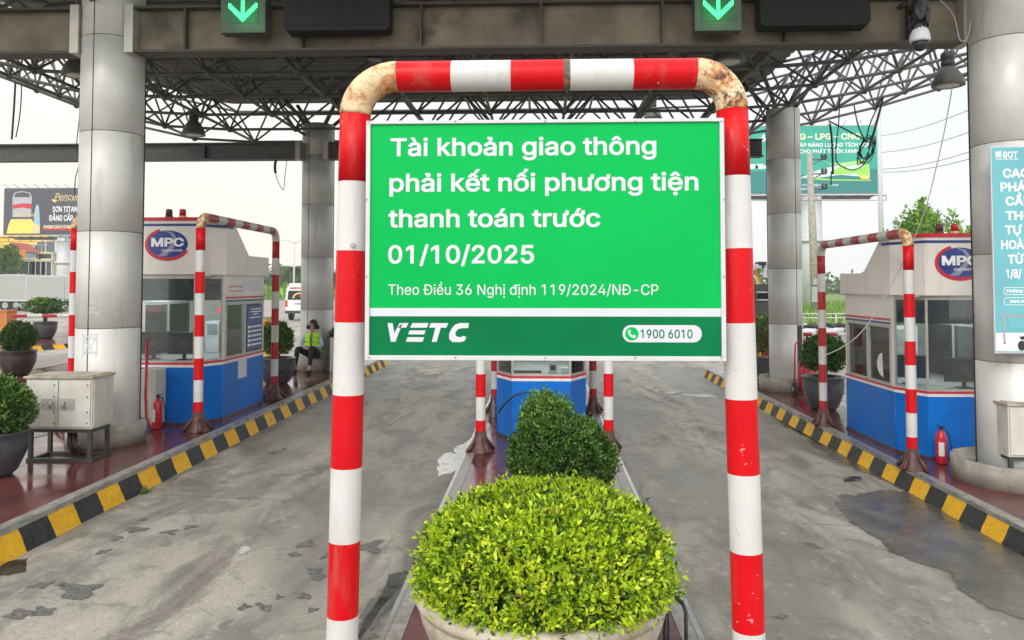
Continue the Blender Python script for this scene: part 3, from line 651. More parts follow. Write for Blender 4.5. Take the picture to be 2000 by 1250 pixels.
for txt, a, b, yb, cap, bo in (('Tài khoản giao thông', 762, 1283, 303.5, 35.5, .0175), ('phải kết nối phương tiện', 760, 1365, 373.5, 35.5, .0175),
                               ('thanh toán trước', 758.5, 1173, 443.5, 35.5, .0175), ('01/10/2025', 758.5, 1043, 514.5, 36, .0175), ('Theo Điều 36 Nghị định 119/2024/NĐ-CP', 759, 1285, 576, 20.5, .004)):
    lettering(txt, xx(a), xx(b), zz(yb), zz(yb-cap)-zz(yb), SY-.0015, m_swhite, sb, so_, bold=bo)
# slanted wordmark on the footer
def sp(pts): return [(xx(758+(p[0]-148)*.3921), zz(631+(p[1]-1048)*.3921)) for p in pts]
m = MB()
for pts in ([(148, 1049), (173, 1049), (182, 1100), (208, 1049), (222, 1049), (188, 1143), (165, 1143)],
            [(196, 1072), (213, 1060), (220, 1049), (252, 1049), (241, 1072)],
            [(272, 1049), (352, 1049), (343, 1072), (260, 1072)], [(258, 1086), (338, 1086), (330, 1106), (250, 1106)], [(247, 1120), (330, 1120), (322, 1143), (240, 1143)],
            [(362, 1049), (450, 1049), (440, 1072), (354, 1072)], [(386, 1072), (412, 1072), (392, 1143), (368, 1143)]): m.flat(sp(pts), SY-.0015)
oc = [(508, 1048), (552, 1049), (548, 1074), (520, 1074), (500, 1078), (486, 1092), (484, 1106), (492, 1116), (510, 1120), (526, 1112), (540, 1120), (530, 1138), (512, 1144), (470, 1144), (455, 1130), (453, 1106), (466, 1076), (484, 1056)]
m.flat(sp(oc), SY-.0015); m.build('wordmark', m_swhite, sb, so_)
def rrect(x0, x1, z0, z1, r, n=8):
    P = []
    for cx, cz, a0 in ((x1-r, z1-r, 0), (x0+r, z1-r, 90), (x0+r, z0+r, 180), (x1-r, z0+r, 270)):
        P += [(cx+r*math.cos(R(a0+90*i/n)), cz+r*math.sin(R(a0+90*i/n))) for i in range(n+1)]
    return P
m = MB(); hh = (zz(634)-zz(668)); m.flat(rrect(xx(1215), xx(1369), zz(668), zz(634.5), hh*.48, 10), SY-.0012); pill = m.build('phone_badge', m_swhite, sb, so_)
m = MB(); cx, cz = xx(1233), zz(651.5); m.flat([(cx+.026*math.cos(a), cz+.026*math.sin(a)) for a in [2*math.pi*i/28 for i in range(28)]], SY-.002); m.build('phone_disc', m_sgreen, pill, so_)
m = MB(); hp = [(-.014, .013), (-.007, .016), (-.003, .007), (-.007, .003), (-.002, -.004), (.004, -.007), (.008, -.003), (.016, -.008), (.013, -.015), (.006, -.017), (-.004, -.012), (-.012, -.003), (-.016, .006)]
m.flat([(cx+p[0], cz+p[1]) for p in hp], SY-.0027); m.build('phone_symbol', m_swhite, pill, so_)
for px, py in [(x, y) for x in (722, 890, 1065, 1240, 1408) for y in (238, 698)]+[(x, y) for y in (390, 540) for x in (717, 1413)]:
    m = MB(); m.ell((W(px, py, SY)[0], SY-.0105, W(px, py, SY)[1]), (.0045, .002, .0045), 10, 6); m.build('rivet', m_grey, sb, so_)
lettering('1900 6010', xx(1250), xx(1351), zz(660), zz(643)-zz(660), SY-.002, m_sdark, pill, so_, bold=.012)

# ================================================================== PLANTERS ON THE MIDDLE ISLAND
pl = thing('stone_planter', 'round weathered stone bowl with a bright yellow-green clipped bush', 'planter', (.0, 4.15, ZC))
m = MB(); m.lathe([(.30, 0), (.40, .05), (.51, .15), (.59, .26), (.635, .37), (.650, .43), (.645, .445), (.662, .455), (.675, .48), (.67, .51), (.65, .525), (.61, .525), (.58, .50), (.5, .46)], n=72); m.build('bowl', m_stone, pl)
m = MB(); m.lathe([(.57, .47), (.3, .50), (.0001, .51)], n=40); m.build('soil', m_soil, pl)
m = MB(); m.ell((0, 0, .52), (.48, .48, .29), 40, 20); core = m.build('dark_core', m_soil, pl)  # solid dark core added to block light inside the bush
def dome(d):
    e = 2.35; rx, rz = .665, .45
    return lump(5, .045, 4)(d)*lump(9, .05, 9)(d)/((np.abs(d[:, 0])/rx)**e+(np.abs(d[:, 1])/rx)**e+(np.abs(d[:, 2])/np.where(d[:, 2] < 0, .045, rz))**e)**(1/e)
foliage('foliage', pl, (0, 0, .55), dome, 6200, 8, .031, YG, m_leaf, depth=.085, low=-.05, spread=.95, width=.46, upb=.55)
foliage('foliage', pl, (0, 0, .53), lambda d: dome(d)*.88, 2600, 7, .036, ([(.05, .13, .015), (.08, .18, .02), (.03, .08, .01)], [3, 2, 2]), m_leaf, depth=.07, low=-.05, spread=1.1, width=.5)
# a stray shoot over the rim
sh = [(.27+rng.normal()*.025, -.62+rng.normal()*.03, .46-i*.008+rng.normal()*.02) for i in range(9)]; P = np.array(sh); p, d, ln, tn, D2 = sprigs(P, unit(rng.normal(size=P.shape)+np.array([0, -.6, .2])), 7, .04, 1., *YG)
leaf_mesh('stray_shoot', p, d, ln, .46, tn, m_leaf, pl)
pd = thing('dark_planter', 'dark green clipped bush in a low pot between the bright bush and middle booth', 'planter', (.16, 7.0, ZC))
m = MB(); m.lathe([(.22, 0), (.30, .06), (.36, .2), (.38, .33), (.40, .36), (.37, .36), (.33, .3)], n=40); m.build('pot', m_potgrey, pd)
m = MB(); m.ell((0, 0, .60), (.30, .30, .22), 24, 14); m.ell((-.1, .1, .9), (.13, .13, .14), 16, 10); m.build('dark_core', m_soil, pd)  # added dark cores that stop light passing between the leaves
foliage('foliage', pd, (0.02, 0, .56), ellipsoid(.49, .47, .37, 3, .13, 3.5), 2300, 8, .036, BG, m_leaf, depth=.10, low=-.7, spread=.8, width=.40, upb=.9)
foliage('foliage', pd, (-.12, .1, .84), ellipsoid(.25, .24, .28, 4, .14, 4), 620, 8, .036, ([(.09, .2, .03), (.15, .3, .045), (.22, .38, .06)], [3, 3, 1]), m_leaf, depth=.14, low=-.6, spread=.8, width=.40, upb=1.)
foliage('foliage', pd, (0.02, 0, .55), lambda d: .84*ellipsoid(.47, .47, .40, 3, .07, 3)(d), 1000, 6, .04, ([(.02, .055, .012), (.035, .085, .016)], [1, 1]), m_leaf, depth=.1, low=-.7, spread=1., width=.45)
P = np.array([(-.56, -.1, .05+.02*i) for i in range(5)])+rng.normal(size=(5, 3))*.04; p, d, ln, tn, D2 = sprigs(P, unit(np.array([[-.7, -.1, .5]])+rng.normal(size=P.shape)*.4), 8, .05, .8, *DG)
leaf_mesh('low_shoot', p, d, ln, .3, tn, m_leaf, pd)
# bent steel bar beside the bowl
sx_, sy_ = G(1300, 1245, ZC+.1)
bb = MB(); x, y = .70, 4.28; bb.tube([(x, y+.1, ZC), (x, y+.1, ZC+.36), (x+.01, y+.08, ZC+.39), (x+.05, y-.10, ZC+.40), (x+.06, y-.13, ZC+.37), (x+.06, y-.14, ZC)], .010, 8)
bb.tube([(x-.04, y-.05, ZC), (x-.03, y-.03, ZC+.33)], .012, 8); tag(bb.build('steel_bracket', m_black, off=(0, 0, 0)), 'black bent steel bar standing right of the stone bowl', 'bracket')
bo = thing('water_bottle', 'clear plastic bottle standing left of the middle booth by a pipe foot', 'bottle', (-.755, 12.2, ZC))
m = MB(); m.lathe([(.035, 0), (.04, .02), (.038, .1), (.04, .2), (.03, .25), (.014, .28), (.014, .30)], n=16); m.build('body', glassmat('bottle plastic', (.85, .9, .88), .3), bo)
m = MB(); m.lathe([(.016, .30), (.016, .325), (.0001, .326)], n=12); m.build('cap', m_blue, bo)

# ================================================================== TOLL BOOTHS
m_tube = emit('cool tube light', (.75, .9, 1), 14)
def booth(label, loc, s):
    """s = side of the serving window (+1: +X). Local axes: front at y=0, back at y=2.1"""
    t = thing('toll_booth', label, 'toll booth', loc, 'blue and cream toll booths')
    def out(e): return [(-.40-e*.5, -e), (.40+e*.5, -e), (.62+e, .43-e*.3), (.62+e, 2.1+e), (-.62-e, 2.1+e), (-.62-e, .43-e*.3)]
    m = MB(); m.prism(out(0), 0, .80, 'z')
    for a, b in (((.62, .43), 1), ((-.62, .43), 1)): m.cyl((a[0], a[1], 0), (a[0], a[1], .8), .008, n=6)
    base = m.build('base_wall', m_blue, t)
    m = MB(); m.prism(out(.012), -.02, .03, 'z'); m.build('skirting', m_foot, base)
    m = MB(); m.prism(out(.005), .80, .838, 'z'); m.build('white_stripe', m_bwhite, t)
    m = MB(); m.prism(out(.009), .838, .868, 'z'); m.build('red_stripe', m_bred, t)
    m = MB(); m.prism(out(-.045), .86, .876, 'z'); m.build('counter', m_frame, t)
    gz0, gz1 = .895, 2.05
    # glazed front: flat pane and two raked corner panes, each in its frame
    for a, b in (((-.40, 0), (.40, 0)), ((.40, 0), (.62, .43)), ((-.62, .43), (-.40, 0))):
        ax, ay = a; bx_, by = b; dx, dy = bx_-ax, by-ay; l_ = math.hypot(dx, dy); ux, uy = dx/l_, dy/l_; nx_, ny = -uy, ux
        def q(t_, o, z): return (ax+ux*t_+nx_*o, ay+uy*t_+ny*o, z)
        def slab(mb, t0, t1, o0, o1, z0, z1):
            mb.add([q(t_, o, z) for z in (z0, z1) for o in (o0, o1) for t_ in (t0, t1)], [(0, 2, 3, 1), (4, 5, 7, 6), (0, 1, 5, 4), (1, 3, 7, 5), (3, 2, 6, 7), (2, 0, 4, 6)])
        f = MB(); slab(f, 0, l_, .0, .04, .868, gz0); slab(f, 0, l_, 0, .04, gz1, 2.11); slab(f, 0, .018, 0, .03, gz0, gz1); slab(f, l_-.018, l_, 0, .03, gz0, gz1)
        fo = f.build('window_frame', m_frame, t)
        p = MB(); slab(p, .02, l_-.02, .012, .018, gz0, gz1); p.build('pane', m_glass, fo)
        p = MB(); slab(p, .02, l_-.02, .024, .028, 1.74, gz1); p.build('sun_film', m_film, fo)
    # sides: cream panel over a sliding window
    for sg in (1, -1):
        X = .62*sg; xi = X-.035*sg; lo, hi = min(X, xi), max(X, xi)
        m = MB(); m.box(lo, hi, .43, 2.1, 1.70, 2.11); m.box(lo, hi, .43, .52, .868, 1.70); m.box(lo, hi, 2.02, 2.1, .868, 1.70); wl = m.build('side_wall', m_cream, t)
        for nm, a, b, mt in (('red_band', 1.755, 1.785, m_bred), ('navy_band', 1.705, 1.735, m_bnavy)):
            m = MB(); m.box(min(X, X+.004*sg), max(X, X+.004*sg), .53, 2.08, a, b); m.build(nm, mt, wl)
        x2 = X-.02*sg; f = MB()
        for y0, y1, z0, z1 in ((.52, 2.02, .868, .90), (.52, 2.02, 1.66, 1.70), (.52, .56, .90, 1.66), (1.98, 2.02, .90, 1.66), (1.23, 1.30, .90, 1.66)): f.box(min(x2, X+.012*sg), max(x2, X+.012*sg), y0, y1, z0, z1)
        fo = f.build('sliding_window', m_frame, t)
        for y0, y1 in ((.56, 1.23), (1.30, 1.98)):
            p = MB(); p.box(x2-.003, x2+.003, y0, y1, .90, 1.66); p.build('pane', m_dglass if s < 0 else m_glass, fo)
    # back wall with a glazed opening
    m = MB(); m.box(-.585, .585, 2.06, 2.1, .868, 1.0); m.box(-.585, .585, 2.06, 2.1, 1.85, 2.11); m.box(-.585, -.50, 2.06, 2.1, 1.0, 1.85); m.box(.38, .585, 2.06, 2.1, 1.0, 1.85); m.box(-.06, .0, 2.06, 2.1, 1.0, 1.85)
    bw = m.build('back_wall', m_inner, t)
    m = MB(); m.box(-.5, .38, 2.08, 2.085, 1.0, 1.85); m.build('pane', m_glass, bw)
    m = MB(); m.box(-.58, .58, .05, 2.05, 2.085, 2.11); ce = m.build('ceiling', m_inner, t); ld = bpy.data.lights.new('booth_fill', 'AREA'); ld.shape = 'RECTANGLE'; ld.size = .7; ld.size_y = .5; ld.energy = 14; ld.color = (.85, .95, 1); lo_ = bpy.data.objects.new('booth_fill', ld); col.objects.link(lo_); lo_.location = (loc[0], loc[1]+1.0, loc[2]+2.03)  # extra area lamp added to brighten the interior beyond its tube
    m = MB(); m.tube([(-.32, .30, 2.05), (.28, .30, 2.05)], .016, 8); m.build('light_tube', m_tube, ce)
    # fascia with the high sign front sloping down to a low roof
    e = .05; H1, H2 = 2.90, 2.42
    pts = [(-.43, -e), (.43, -e), (.67, .42), (.67, .68), (.67, 1.28), (.67, 2.16), (-.67, 2.16), (-.67, 1.28), (-.67, .68), (-.67, .42)]
    def hz(y): return H1 if y <= .68 else (H1+(H2-H1)*(y-.68)/.6 if y < 1.28 else H2)
    n = len(pts); v = [(*p, 2.11) for p in pts]+[(*p, hz(p[1])) for p in pts]
    f = [tuple(reversed(range(n)))]+[(i, (i+1) % n, n+(i+1) % n, n+i) for i in range(n)]+[(n+9, n+0, n+1, n+2), (n+8, n+9, n+2, n+3), (n+7, n+8, n+3, n+4), (n+6, n+7, n+4, n+5)]
    m = MB(); m.add(v, f); fa = m.build('fascia', m_cream, t)
    def band(nm, ee, za, zb_, mt):
        k = [(-.67-ee, .66), (-.67-ee, .42-ee*.3), (-.43-ee*.5, -e-ee), (.43+ee*.5, -e-ee), (.67+ee, .42-ee*.3), (.67+ee, .66)]
        b = MB(); b.add([(*p, za) for p in k]+[(*p, zb_) for p in k], [(i, i+1, 7+i, 6+i) for i in range(5)])
        if zb_ > 2.89: b.add([(*p, zb_) for p in k], [(0, 1, 2, 3, 4, 5)])
        b.build(nm, mt, fa)
    band('red_trim', .012, 2.865, 2.915, m_bred); band('navy_trim', .005, 2.79, 2.825, m_bnavy)
    # oval emblem on the front
    cx, cz, yy = .02, 2.535, -e-.003
    def oval(a, b, n=40, ox=0, oz=0, t0=0, t1=360): return [(cx+ox+a*math.cos(R(t0+(t1-t0)*i/n)), cz+oz+b*math.sin(R(t0+(t1-t0)*i/n))) for i in range(n+(t1-t0 < 360))]
    m = MB(); m.flat(oval(.29, .195), yy); em = m.build('emblem', m_logo_blue, t)
    m = MB(); oa = oval(.325, .235, 40, 0, -.002, 112, 335); ia = oval(.285, .192, 40, .004, .004, 112, 335)
    m.add([(p[0], yy-.001, p[1]) for p in oa+ia], [(i, i+1, 42+i, 41+i) for i in range(40)]); m.build('crescent', m_bred, em)
    m = MB(); ra = [(-.03, .192), (.07, .165), (.12, .10), (.12, .02), (.07, -.08), (-.02, -.17)]; rb = [(-.04, .180), (.035, .15), (.07, .09), (.05, .0), (-.02, -.08), (-.14, -.165)]
    m.add([(cx+p[0], yy-.001, cz+p[1]) for p in ra+rb], [(i, i+1, 7+i, 6+i) for i in range(5)]); m.build('road_swoosh', m_logo_grey, em)
    lettering('MPC', cx-.235, cx+.235, cz-.035, .125, yy-.002, m_white_flat, em, bold=.035, fn=None)
    lettering('CONSTRUCTION', cx-.085, cx+.215, cz-.105, .032, yy-.002, m_white_flat, em, bold=.02, shear=.2)
    for bx_, on in ((-.10, 0), (.10, 1)):
        m = MB(); m.lathe([(.055, 2.90), (.055, 2.955), (.048, 2.96)], (bx_, .22, 0), 16); b = m.build('beacon_base', m_gold if on else m_foot, fa)
        m = MB(); m.lathe([(.046, 2.96), (.046, 3.03), (.038, 3.055), (.0001, 3.06)], (bx_, .22, 0), 16); m.build('beacon_dome', m_ext if on else m_foot, b)
    # papers and fee table on the serving side
    X = .62*s
    def paper(nm, y0, y1, z0, z1, mt, o=.006, par=t):
        b = MB(); b.box(min(X, X+o*s), max(X, X+o*s), y0, y1, z0, z1); return b.build(nm, mt, par)
    if s > 0:
        pp = paper('notice', .60, 1.18, 1.83, 2.04, m_bwhite); 
        for r_ in range(2):
            for c_ in range(8): paper('lettering', .63+c_*.065, .68+c_*.065, 1.855+r_*.065, 1.89+r_*.065, M('faded red print', (.62, .34, .28), .6) if (r_, c_) == (0, 0) else bpy.data.materials['faded red print'], .008, pp)
        paper('notice', 1.26, 1.92, 1.86, 2.03, m_swhite)
        fb = paper('fee_table', 1.33, 1.97, .93, 1.63, m_bnavy, .018)
        b = MB()
        for r_ in range(6):
            for c_ in range(6):
                if r_ < 5: b.box(X+.018, X+.020, 1.50+c_*.075, 1.555+c_*.075, .99+r_*.072, 1.02+r_*.072)
            if r_ < 5: b.box(X+.018, X+.020, 1.36, 1.46, .985+r_*.072, 1.025+r_*.072)
        for zq, y0, y1 in ((1.565, 1.50, 1.92), (1.525, 1.46, 1.93), (1.485, 1.58, 1.80), (1.43, 1.42, 1.90)): b.box(X+.018, X+.020, y0, y1, zq, zq+.016)
        b.build('lettering', m_white_flat, fb)
        paper('notice', 1.02, 1.34, .52, .82, m_swhite, .014)
        m = MB(); m.box(-.10, .12, 1.95, 2.0, 1.50, 1.60); m.build('led_display', emit('red display', (1, .05, .08), 1.6), t)
    else:
        m = MB(); m.add([(-.604, .62+.5*math.sin(a)*.4+.2, .95+.35*(1-math.cos(a))*.5) for a in [0, .6, 1.2, 1.8, 2.4, 3.0]], [(0, 1, 2, 3, 4, 5)]); m.build('torn_paper', m_bwhite, t)
    return t
bL = booth('blue and cream toll booth on the left island with a fee table beside its window', (-5.28, 10.67, ZL), 1)
bC = booth('blue toll booth on the middle island behind the clipped bushes and notice board', (0, 10.45, ZC), 1)
bR = booth('blue and cream toll booth on the right island, half behind the bannered column', (5.40, 10.2, ZR), -1)
def monitor(loc, rz, label):
    t = thing('computer_monitor', label, 'monitor', loc, 'monitors inside the booths')
    m = MB(); m.box(-.25, .25, -.012, .012, .08, .40); m.box(-.17, .17, -.03, -.012, .14, .34); m.build('screen_housing', m_black, t, bevel=.006)
    m = MB(); m.box(-.09, .09, -.07, .07, 0, .012); m.box(-.025, .025, -.02, .0, .012, .16); m.build('stand', m_black, t)
    m = MB(); o = [(.035*math.cos(a), .24+.035*math.sin(a)) for a in [2*math.pi*i/20 for i in range(20)]]; i_ = [(.028*math.cos(a), .24+.028*math.sin(a)) for a in [2*math.pi*i/20 for i in range(20)]]
    m.add([(p[0], -.032, p[1]) for p in o+i_], [(k, (k+1) % 20, 20+(k+1) % 20, 20+k) for k in range(20)]); m.build('round_mark', m_grey, t)
    t.rotation_euler.z = rz; return t
monitor((-5.17, 11.0, ZL+.877), .06, 'black monitor with a round mark, on the right inside the left booth')
monitor((-5.68, 11.10, ZL+.877), .5, 'black monitor turned sideways beside the column, inside the left booth')
monitor((5.62, 10.5, ZR+.877), -.05, 'black monitor with a round mark close to the glass, inside the right booth')
monitor((5.12, 10.95, ZR+.877), -.4, 'black monitor further back in the corner, inside the right booth')
def clutter(loc, label, nm, cat, boxes, mats):
    t = thing(nm, label, cat, loc)
    for part, b, mt in zip(('casing', 'grille', 'base'), boxes, mats): m = MB(); m.box(*b); m.build(part, mt, t, bevel=.004)
    return t
clutter((.16, 10.62, ZC+.877), 'small white speaker box behind the glass of the middle booth', 'desk_speaker', 'speaker', ((-.06, .06, 0, .08, 0, .19), (-.035, .035, -.004, 0, .05, .12)), (m_swhite, m_black))
clutter((.38, 10.72, ZC+.877), 'pale stack of papers on the middle booth counter', 'paper_stack', 'papers', ((-.1, .1, 0, .2, 0, .07),), (m_bwhite,))
clutter((-.2, 10.75, ZC+.877), 'dark keyboard and cables on the middle booth counter', 'keyboard', 'keyboard', ((-.2, .2, 0, .14, 0, .025),), (m_black,))
clutter((-5.3, 12.2, ZL+.877), 'white shelf unit at the back of the left booth', 'shelf_unit', 'shelf', ((-.1, .12, 0, .3, 0, .5), (-.08, .1, -.003, 0, .28, .46)), (m_bwhite, m_grey))
clutter((5.5, 11.9, ZR+.877), 'pale cabinet at the back of the right booth', 'back_cabinet', 'cabinet', ((-.15, .2, 0, .25, 0, .75), (-.12, .02, -.003, 0, .1, .7)), (m_bwhite, m_frame))

# fire extinguishers
def extinguisher(loc, label, hose=1):
    t = thing('fire_extinguisher', label, 'fire extinguisher', loc, 'red fire extinguishers')
    m = MB(); m.lathe([(.06, 0), (.066, .012), (.066, .33), (.055, .37), (.025, .40), (.02, .42)], n=24); m.build('cylinder', m_ext, t)
    m = MB(); m.box(-.018, .018, -.02, .02, .42, .45); m.tube([(0, 0, .45), (-.03, -.02, .475), (-.07, -.04, .485)], .008, 6); m.tube([(0, 0, .455), (.05, 0, .46)], .007, 6); m.build('valve', m_black, t)
    m = MB(); m.tube([(.02, 0, .43), (.07, 0, .42), (.10, -.01, .34), (.12, -.01, .22), (.125, -.01, .12)], [.009]*4+[.014], 8); m.build('hose', m_black, t)
    m = MB(); k = [(math.sin(a)*.067, -math.cos(a)*.067) for a in [-.9+1.0*i/8 for i in range(9)]]
    m.add([(*p, z) for z in (.10, .27) for p in k], [(i, i+1, 10+i, 9+i) for i in range(8)]); m.build('paper_label', m_bwhite, t); return t
ex = extinguisher((W(1838, 860, 9.95)[0], 9.95, ZR+.004), 'red fire extinguisher in front of the right booth')
def ext_copy(loc, label): return copy_tree(ex, None, loc, label)
ext_copy((-5.235, 10.35, ZL+.004), 'red fire extinguisher between the near left column and the left booth')
ext_copy((-.12, 10.2, ZC+.004), 'red fire extinguisher with a white label behind the dark bush')
m = MB(); m.tube([(-.58, 10.40, ZC+.38), (-.50, 10.36, ZC+.50), (-.36, 10.33, ZC+.62), (-.22, 10.31, ZC+.67), (-.08, 10.30, ZC+.66)], .013, 8)
tag(m.build('loose_hose', m_black), 'black hose looped across the front of the middle booth', 'hose')
# white narrow box and red pipe on the left booth
t = thing('hose_box', 'narrow white box standing between the left column and left booth', 'box', (-5.40, 10.3, ZL))
m = MB(); m.box(-.12, .16, 0, .3, .06, .80); m.build('body', m_cab, t, bevel=.01); m = MB(); m.box(-.10, .14, -.01, 0, .1, .76); m.build('door', m_cab, t)
m = MB(); m.tube([(-5.215, 10.02, ZL+1.25), (-5.215, 10.0, ZL+.5), (-5.20, 10.0, ZL+.22), (-5.15, 10.0, ZL+.10), (-5.08, 10.0, ZL+.08)], .018, 10)
tag(m.build('red_pipe', m_ext), 'thin red pipe bending at the foot of the near left column', 'pipe')

# electrical cabinets
def cabinet(loc, w_, d_, label):
    t = thing('electrical_cabinet', label, 'cabinet', loc, 'enamelled cabinets on steel stands')
    m = MB(); m.box(0, w_, 0, d_, .36, .92); b = m.build('body', m_cab, t, bevel=.006)
    m = MB(); m.box(-.02, w_+.02, -.03, d_+.02, .92, .945); m.box(.02, w_-.02, .02, d_-.02, .945, .955); m.build('lid', m_cabtop, t, bevel=.006)
    for i in range(2):
        x0 = .015+i*(w_/2-.008); x1 = x0+w_/2-.022
        m = MB(); m.box(x0, x1, -.016, 0, .385, .895); dr = m.build('door', m_cab, t, bevel=.004)
        xm = (x1-.10, x0+.10)[i]; m = MB(); m.box(xm-.085, xm+.085, -.019, -.0165, .575, .70); m.build('lock_plate', m_frame, dr)
        m = MB(); m.tube([(xm+.04*(1-2*i), -.035, .67), (xm+.035*(1-2*i), -.05, .64), (xm+.03*(1-2*i), -.04, .60)], [.018, .014, .009], 8); m.build('handle', m_grey, dr)
        for zq in (.43, .55, .72, .85): m = MB(); m.cyl((x1-.04 if i == 0 else x1-.03, -.022, zq), (x1-.04 if i == 0 else x1-.03, -.015, zq), .008, n=8); m.build('screw', m_foot, dr)
    m = MB(); m.box(w_, w_+.012, .02, d_-.02, .385, .895); sp_ = m.build('side_panel', m_cab, t, bevel=.004)
    m = MB()
    for x in (.02, w_-.06):
        for y in (.02, d_-.06): m.box(x, x+.04, y, y+.04, .03, .36)
    for y in (.02, d_-.06): m.box(.06, w_-.06, y, y+.04, .32, .36); m.box(0, w_, y, y+.05, 0, .03)
    for x in (.0, w_-.05): m.box(x+.005, x+.045, .07, d_-.07, .002, .028); m.box(x+.02, x+.05, .06, d_-.06, .325, .355)
    m.build('stand', m_stand, t)
    m = MB(); m.tube([(w_*.5, d_*.5, .36), (w_*.52, d_*.45, .15), (w_*.6, d_*.5, .03)], .03, 8); m.tube([(w_*.58, d_*.5, .36), (w_*.62, d_*.4, .15), (w_*.72, d_*.5, .03)], .025, 8); m.build('conduit', m_black, t); return t
cx0, cy0 = G(48, 902, ZL); cx1, _ = G(196, 896, ZL)
cb = cabinet((cx0, cy0, ZL), cx1-cx0, .42, 'rust-streaked white double-door cabinet on a steel stand beside the left column')
cc2 = copy_tree(cb, None, (*G(1972, 958, ZR), ZR), 'pale cabinet cut off at the frame edge beside the right column')

# round clad columns
def column(label, loc, r, top, joints, plinth, seam):
    t = thing('round_column', label, 'column', loc, 'round silver-clad canopy columns')
    m = MB(); zs = [.02]+joints+[top]; prof = []
    for a, b in zip(zs, zs[1:]): prof += [(r-.012, a+.001), (r, a+.007), (r, b-.007), (r-.012, b-.001)]
    m.lathe(prof, n=64, sm=False)
    sh_ = m.build('shaft', m_col, t)
    for p in sh_.data.polygons: p.use_smooth = abs(p.normal.z) < .2
    m = MB(); m.lathe([(r-.009, .02), (r-.009, top)], n=48); 
    for a in seam: m.box(r*math.sin(a)-.006, r*math.sin(a)+.006, -r*math.cos(a)-.0025, -r*math.cos(a)+.02, .02, top)
    m.build('panel_joint', m_dark, t)
    pr, ph, hollow = plinth
    m = MB()
    if hollow: m.lathe([(pr, 0), (pr, ph), (pr-.05, ph), (pr-.05, ph-.10), (r*.9, ph-.11)], n=56)
    else: m.lathe([(pr, 0), (pr, ph-.02), (pr-.02, ph), (r*.9, ph+.005)], n=56)
    m.build('plinth', m_conc, t)
    if hollow: m2 = MB(); [m2.add([(x+.10*math.cos(a+k), y+.09*math.sin(a+k), ph-.05+.05*rng.random()) for k in (0, 1.3, 2.9, 4.4)], [(0, 1, 2, 3)]) for x, y, a in [((pr-.12)*math.cos(q), (pr-.12)*math.sin(q), q) for q in np.arange(3.3, 5.9, .33)]]; m2.build('broken_cladding', m_lgrey, t)
    return t
zj = lambda y, Y, base: W(0, y, Y)[1]-base
cLx, cLy = -5.445, 9.5
colL = column('thick silver column nearest on the left, with motorcycle stickers on it', (cLx, cLy, ZL), .37, 6.0, [zj(642, 9.1, ZL), zj(451, 9.1, ZL), zj(254, 9.1, ZL), zj(66, 9.1, ZL)], (.455, .25, False), (-.12, 1.9))
cRx, cRy = 5.44, 9.1
colR = column('thick silver column at the right edge carrying the teal banner', (cRx, cRy, ZR), .39, 6.2, [zj(702, 8.75, ZR), zj(498, 8.75, ZR), zj(288, 8.75, ZR), zj(90, 8.75, ZR)], (.66, .26, True), (.12, -1.9))
colFL = column('slimmer silver column with the seated worker at its foot', (-5.27, 17.9, ZL), .37, 5.75, [zj(605, 17.5, ZL), zj(503, 17.5, ZL), zj(401, 17.5, ZL), zj(305, 17.5, ZL)], (.47, .33, False), (-.30, 1.7))
colFR = column('far right silver column with a dark open gash in its lower cladding', (5.26, 16.8, ZR), .35, 6.05, [zj(631, 16.4, ZR), zj(526, 16.4, ZR), zj(421, 16.4, ZR), zj(317, 16.4, ZR)], (.56, .30, True), (.42, -1.7))
def wrapf(cx, cy, r): return lambda a, b: (cx+r*math.sin((a-cx)/r), cy-r*math.cos((a-cx)/r), b)
m = MB(); fn = wrapf(0, 0, .356); zt_ = zj(631, 16.4, ZR)-.02
for i in range(4): m.add([fn(.155+.035*i, .32), fn(.155+.035*(i+1), .32), fn(.158+.035*(i+1)+(.02 if i == 3 else 0), zt_), fn(.158+.035*i, zt_)], [(0, 1, 2, 3)])
m.build('open_gash', m_dark, colFR)
# stickers on the near left column
fn = wrapf(0, 0, .3725)
def zc_(py): return W(200, py, 9.12)[1]-ZL
def xc_(px): return math.asin(max(-1, min(1, (W(px, 600, 9.15)[0]-cLx)/.372)))*.372
def ringpoly(mb, x0, x1, z0, z1, w_, r_=.03):
    a = rrect(x0, x1, z0, z1, r_); b = rrect(x0+w_, x1-w_, z0+w_, z1-w_, r_*.7); n = len(a)
    mb.add([fn(*p) for p in a+b], [(i, (i+1) % n, n+(i+1) % n, n+i) for i in range(n)])
def bike(mb, cx, cz, s):
    for dx in (-1, 1):
        n = 18; o = [(cx+dx*s*.62+s*.36*math.cos(2*math.pi*i/n), cz-s*.3+s*.36*math.sin(2*math.pi*i/n)) for i in range(n)]; i_ = [(cx+dx*s*.62+s*.25*math.cos(2*math.pi*i/n), cz-s*.3+s*.25*math.sin(2*math.pi*i/n)) for i in range(n)]
        mb.add([fn(*p) for p in o+i_], [(i, (i+1) % n, n+(i+1) % n, n+i) for i in range(n)])
    mb.add([fn(cx+a*s, cz+b*s) for a, b in ((-.75, .1), (-.1, .0), (.35, .25), (.55, .2), (.3, -.2), (-.3, -.25))], [(0, 1, 2, 3, 4, 5)])
m_ghost = M('ghosted white paint', (.56, .57, .55), .6, var=.1)
sx0, sx1 = xc_(167), xc_(197)
m = MB(); ringpoly(m, sx0, sx1, zc_(616), zc_(569), .006); bike(m, (sx0+sx1)/2, zc_(590), (sx1-sx0)*.22)
st1 = m.build('motorcycle_stencil', m_ghost, colL); 
lettering('NO', sx0+.055, sx1-.055, zc_(605), .028, 0, m_ghost, st1, bold=.03, fn=fn); lettering('MOTORCYCLES', sx0+.015, sx1-.015, zc_(613), .03, 0, m_ghost, st1, bold=.03, fn=fn)
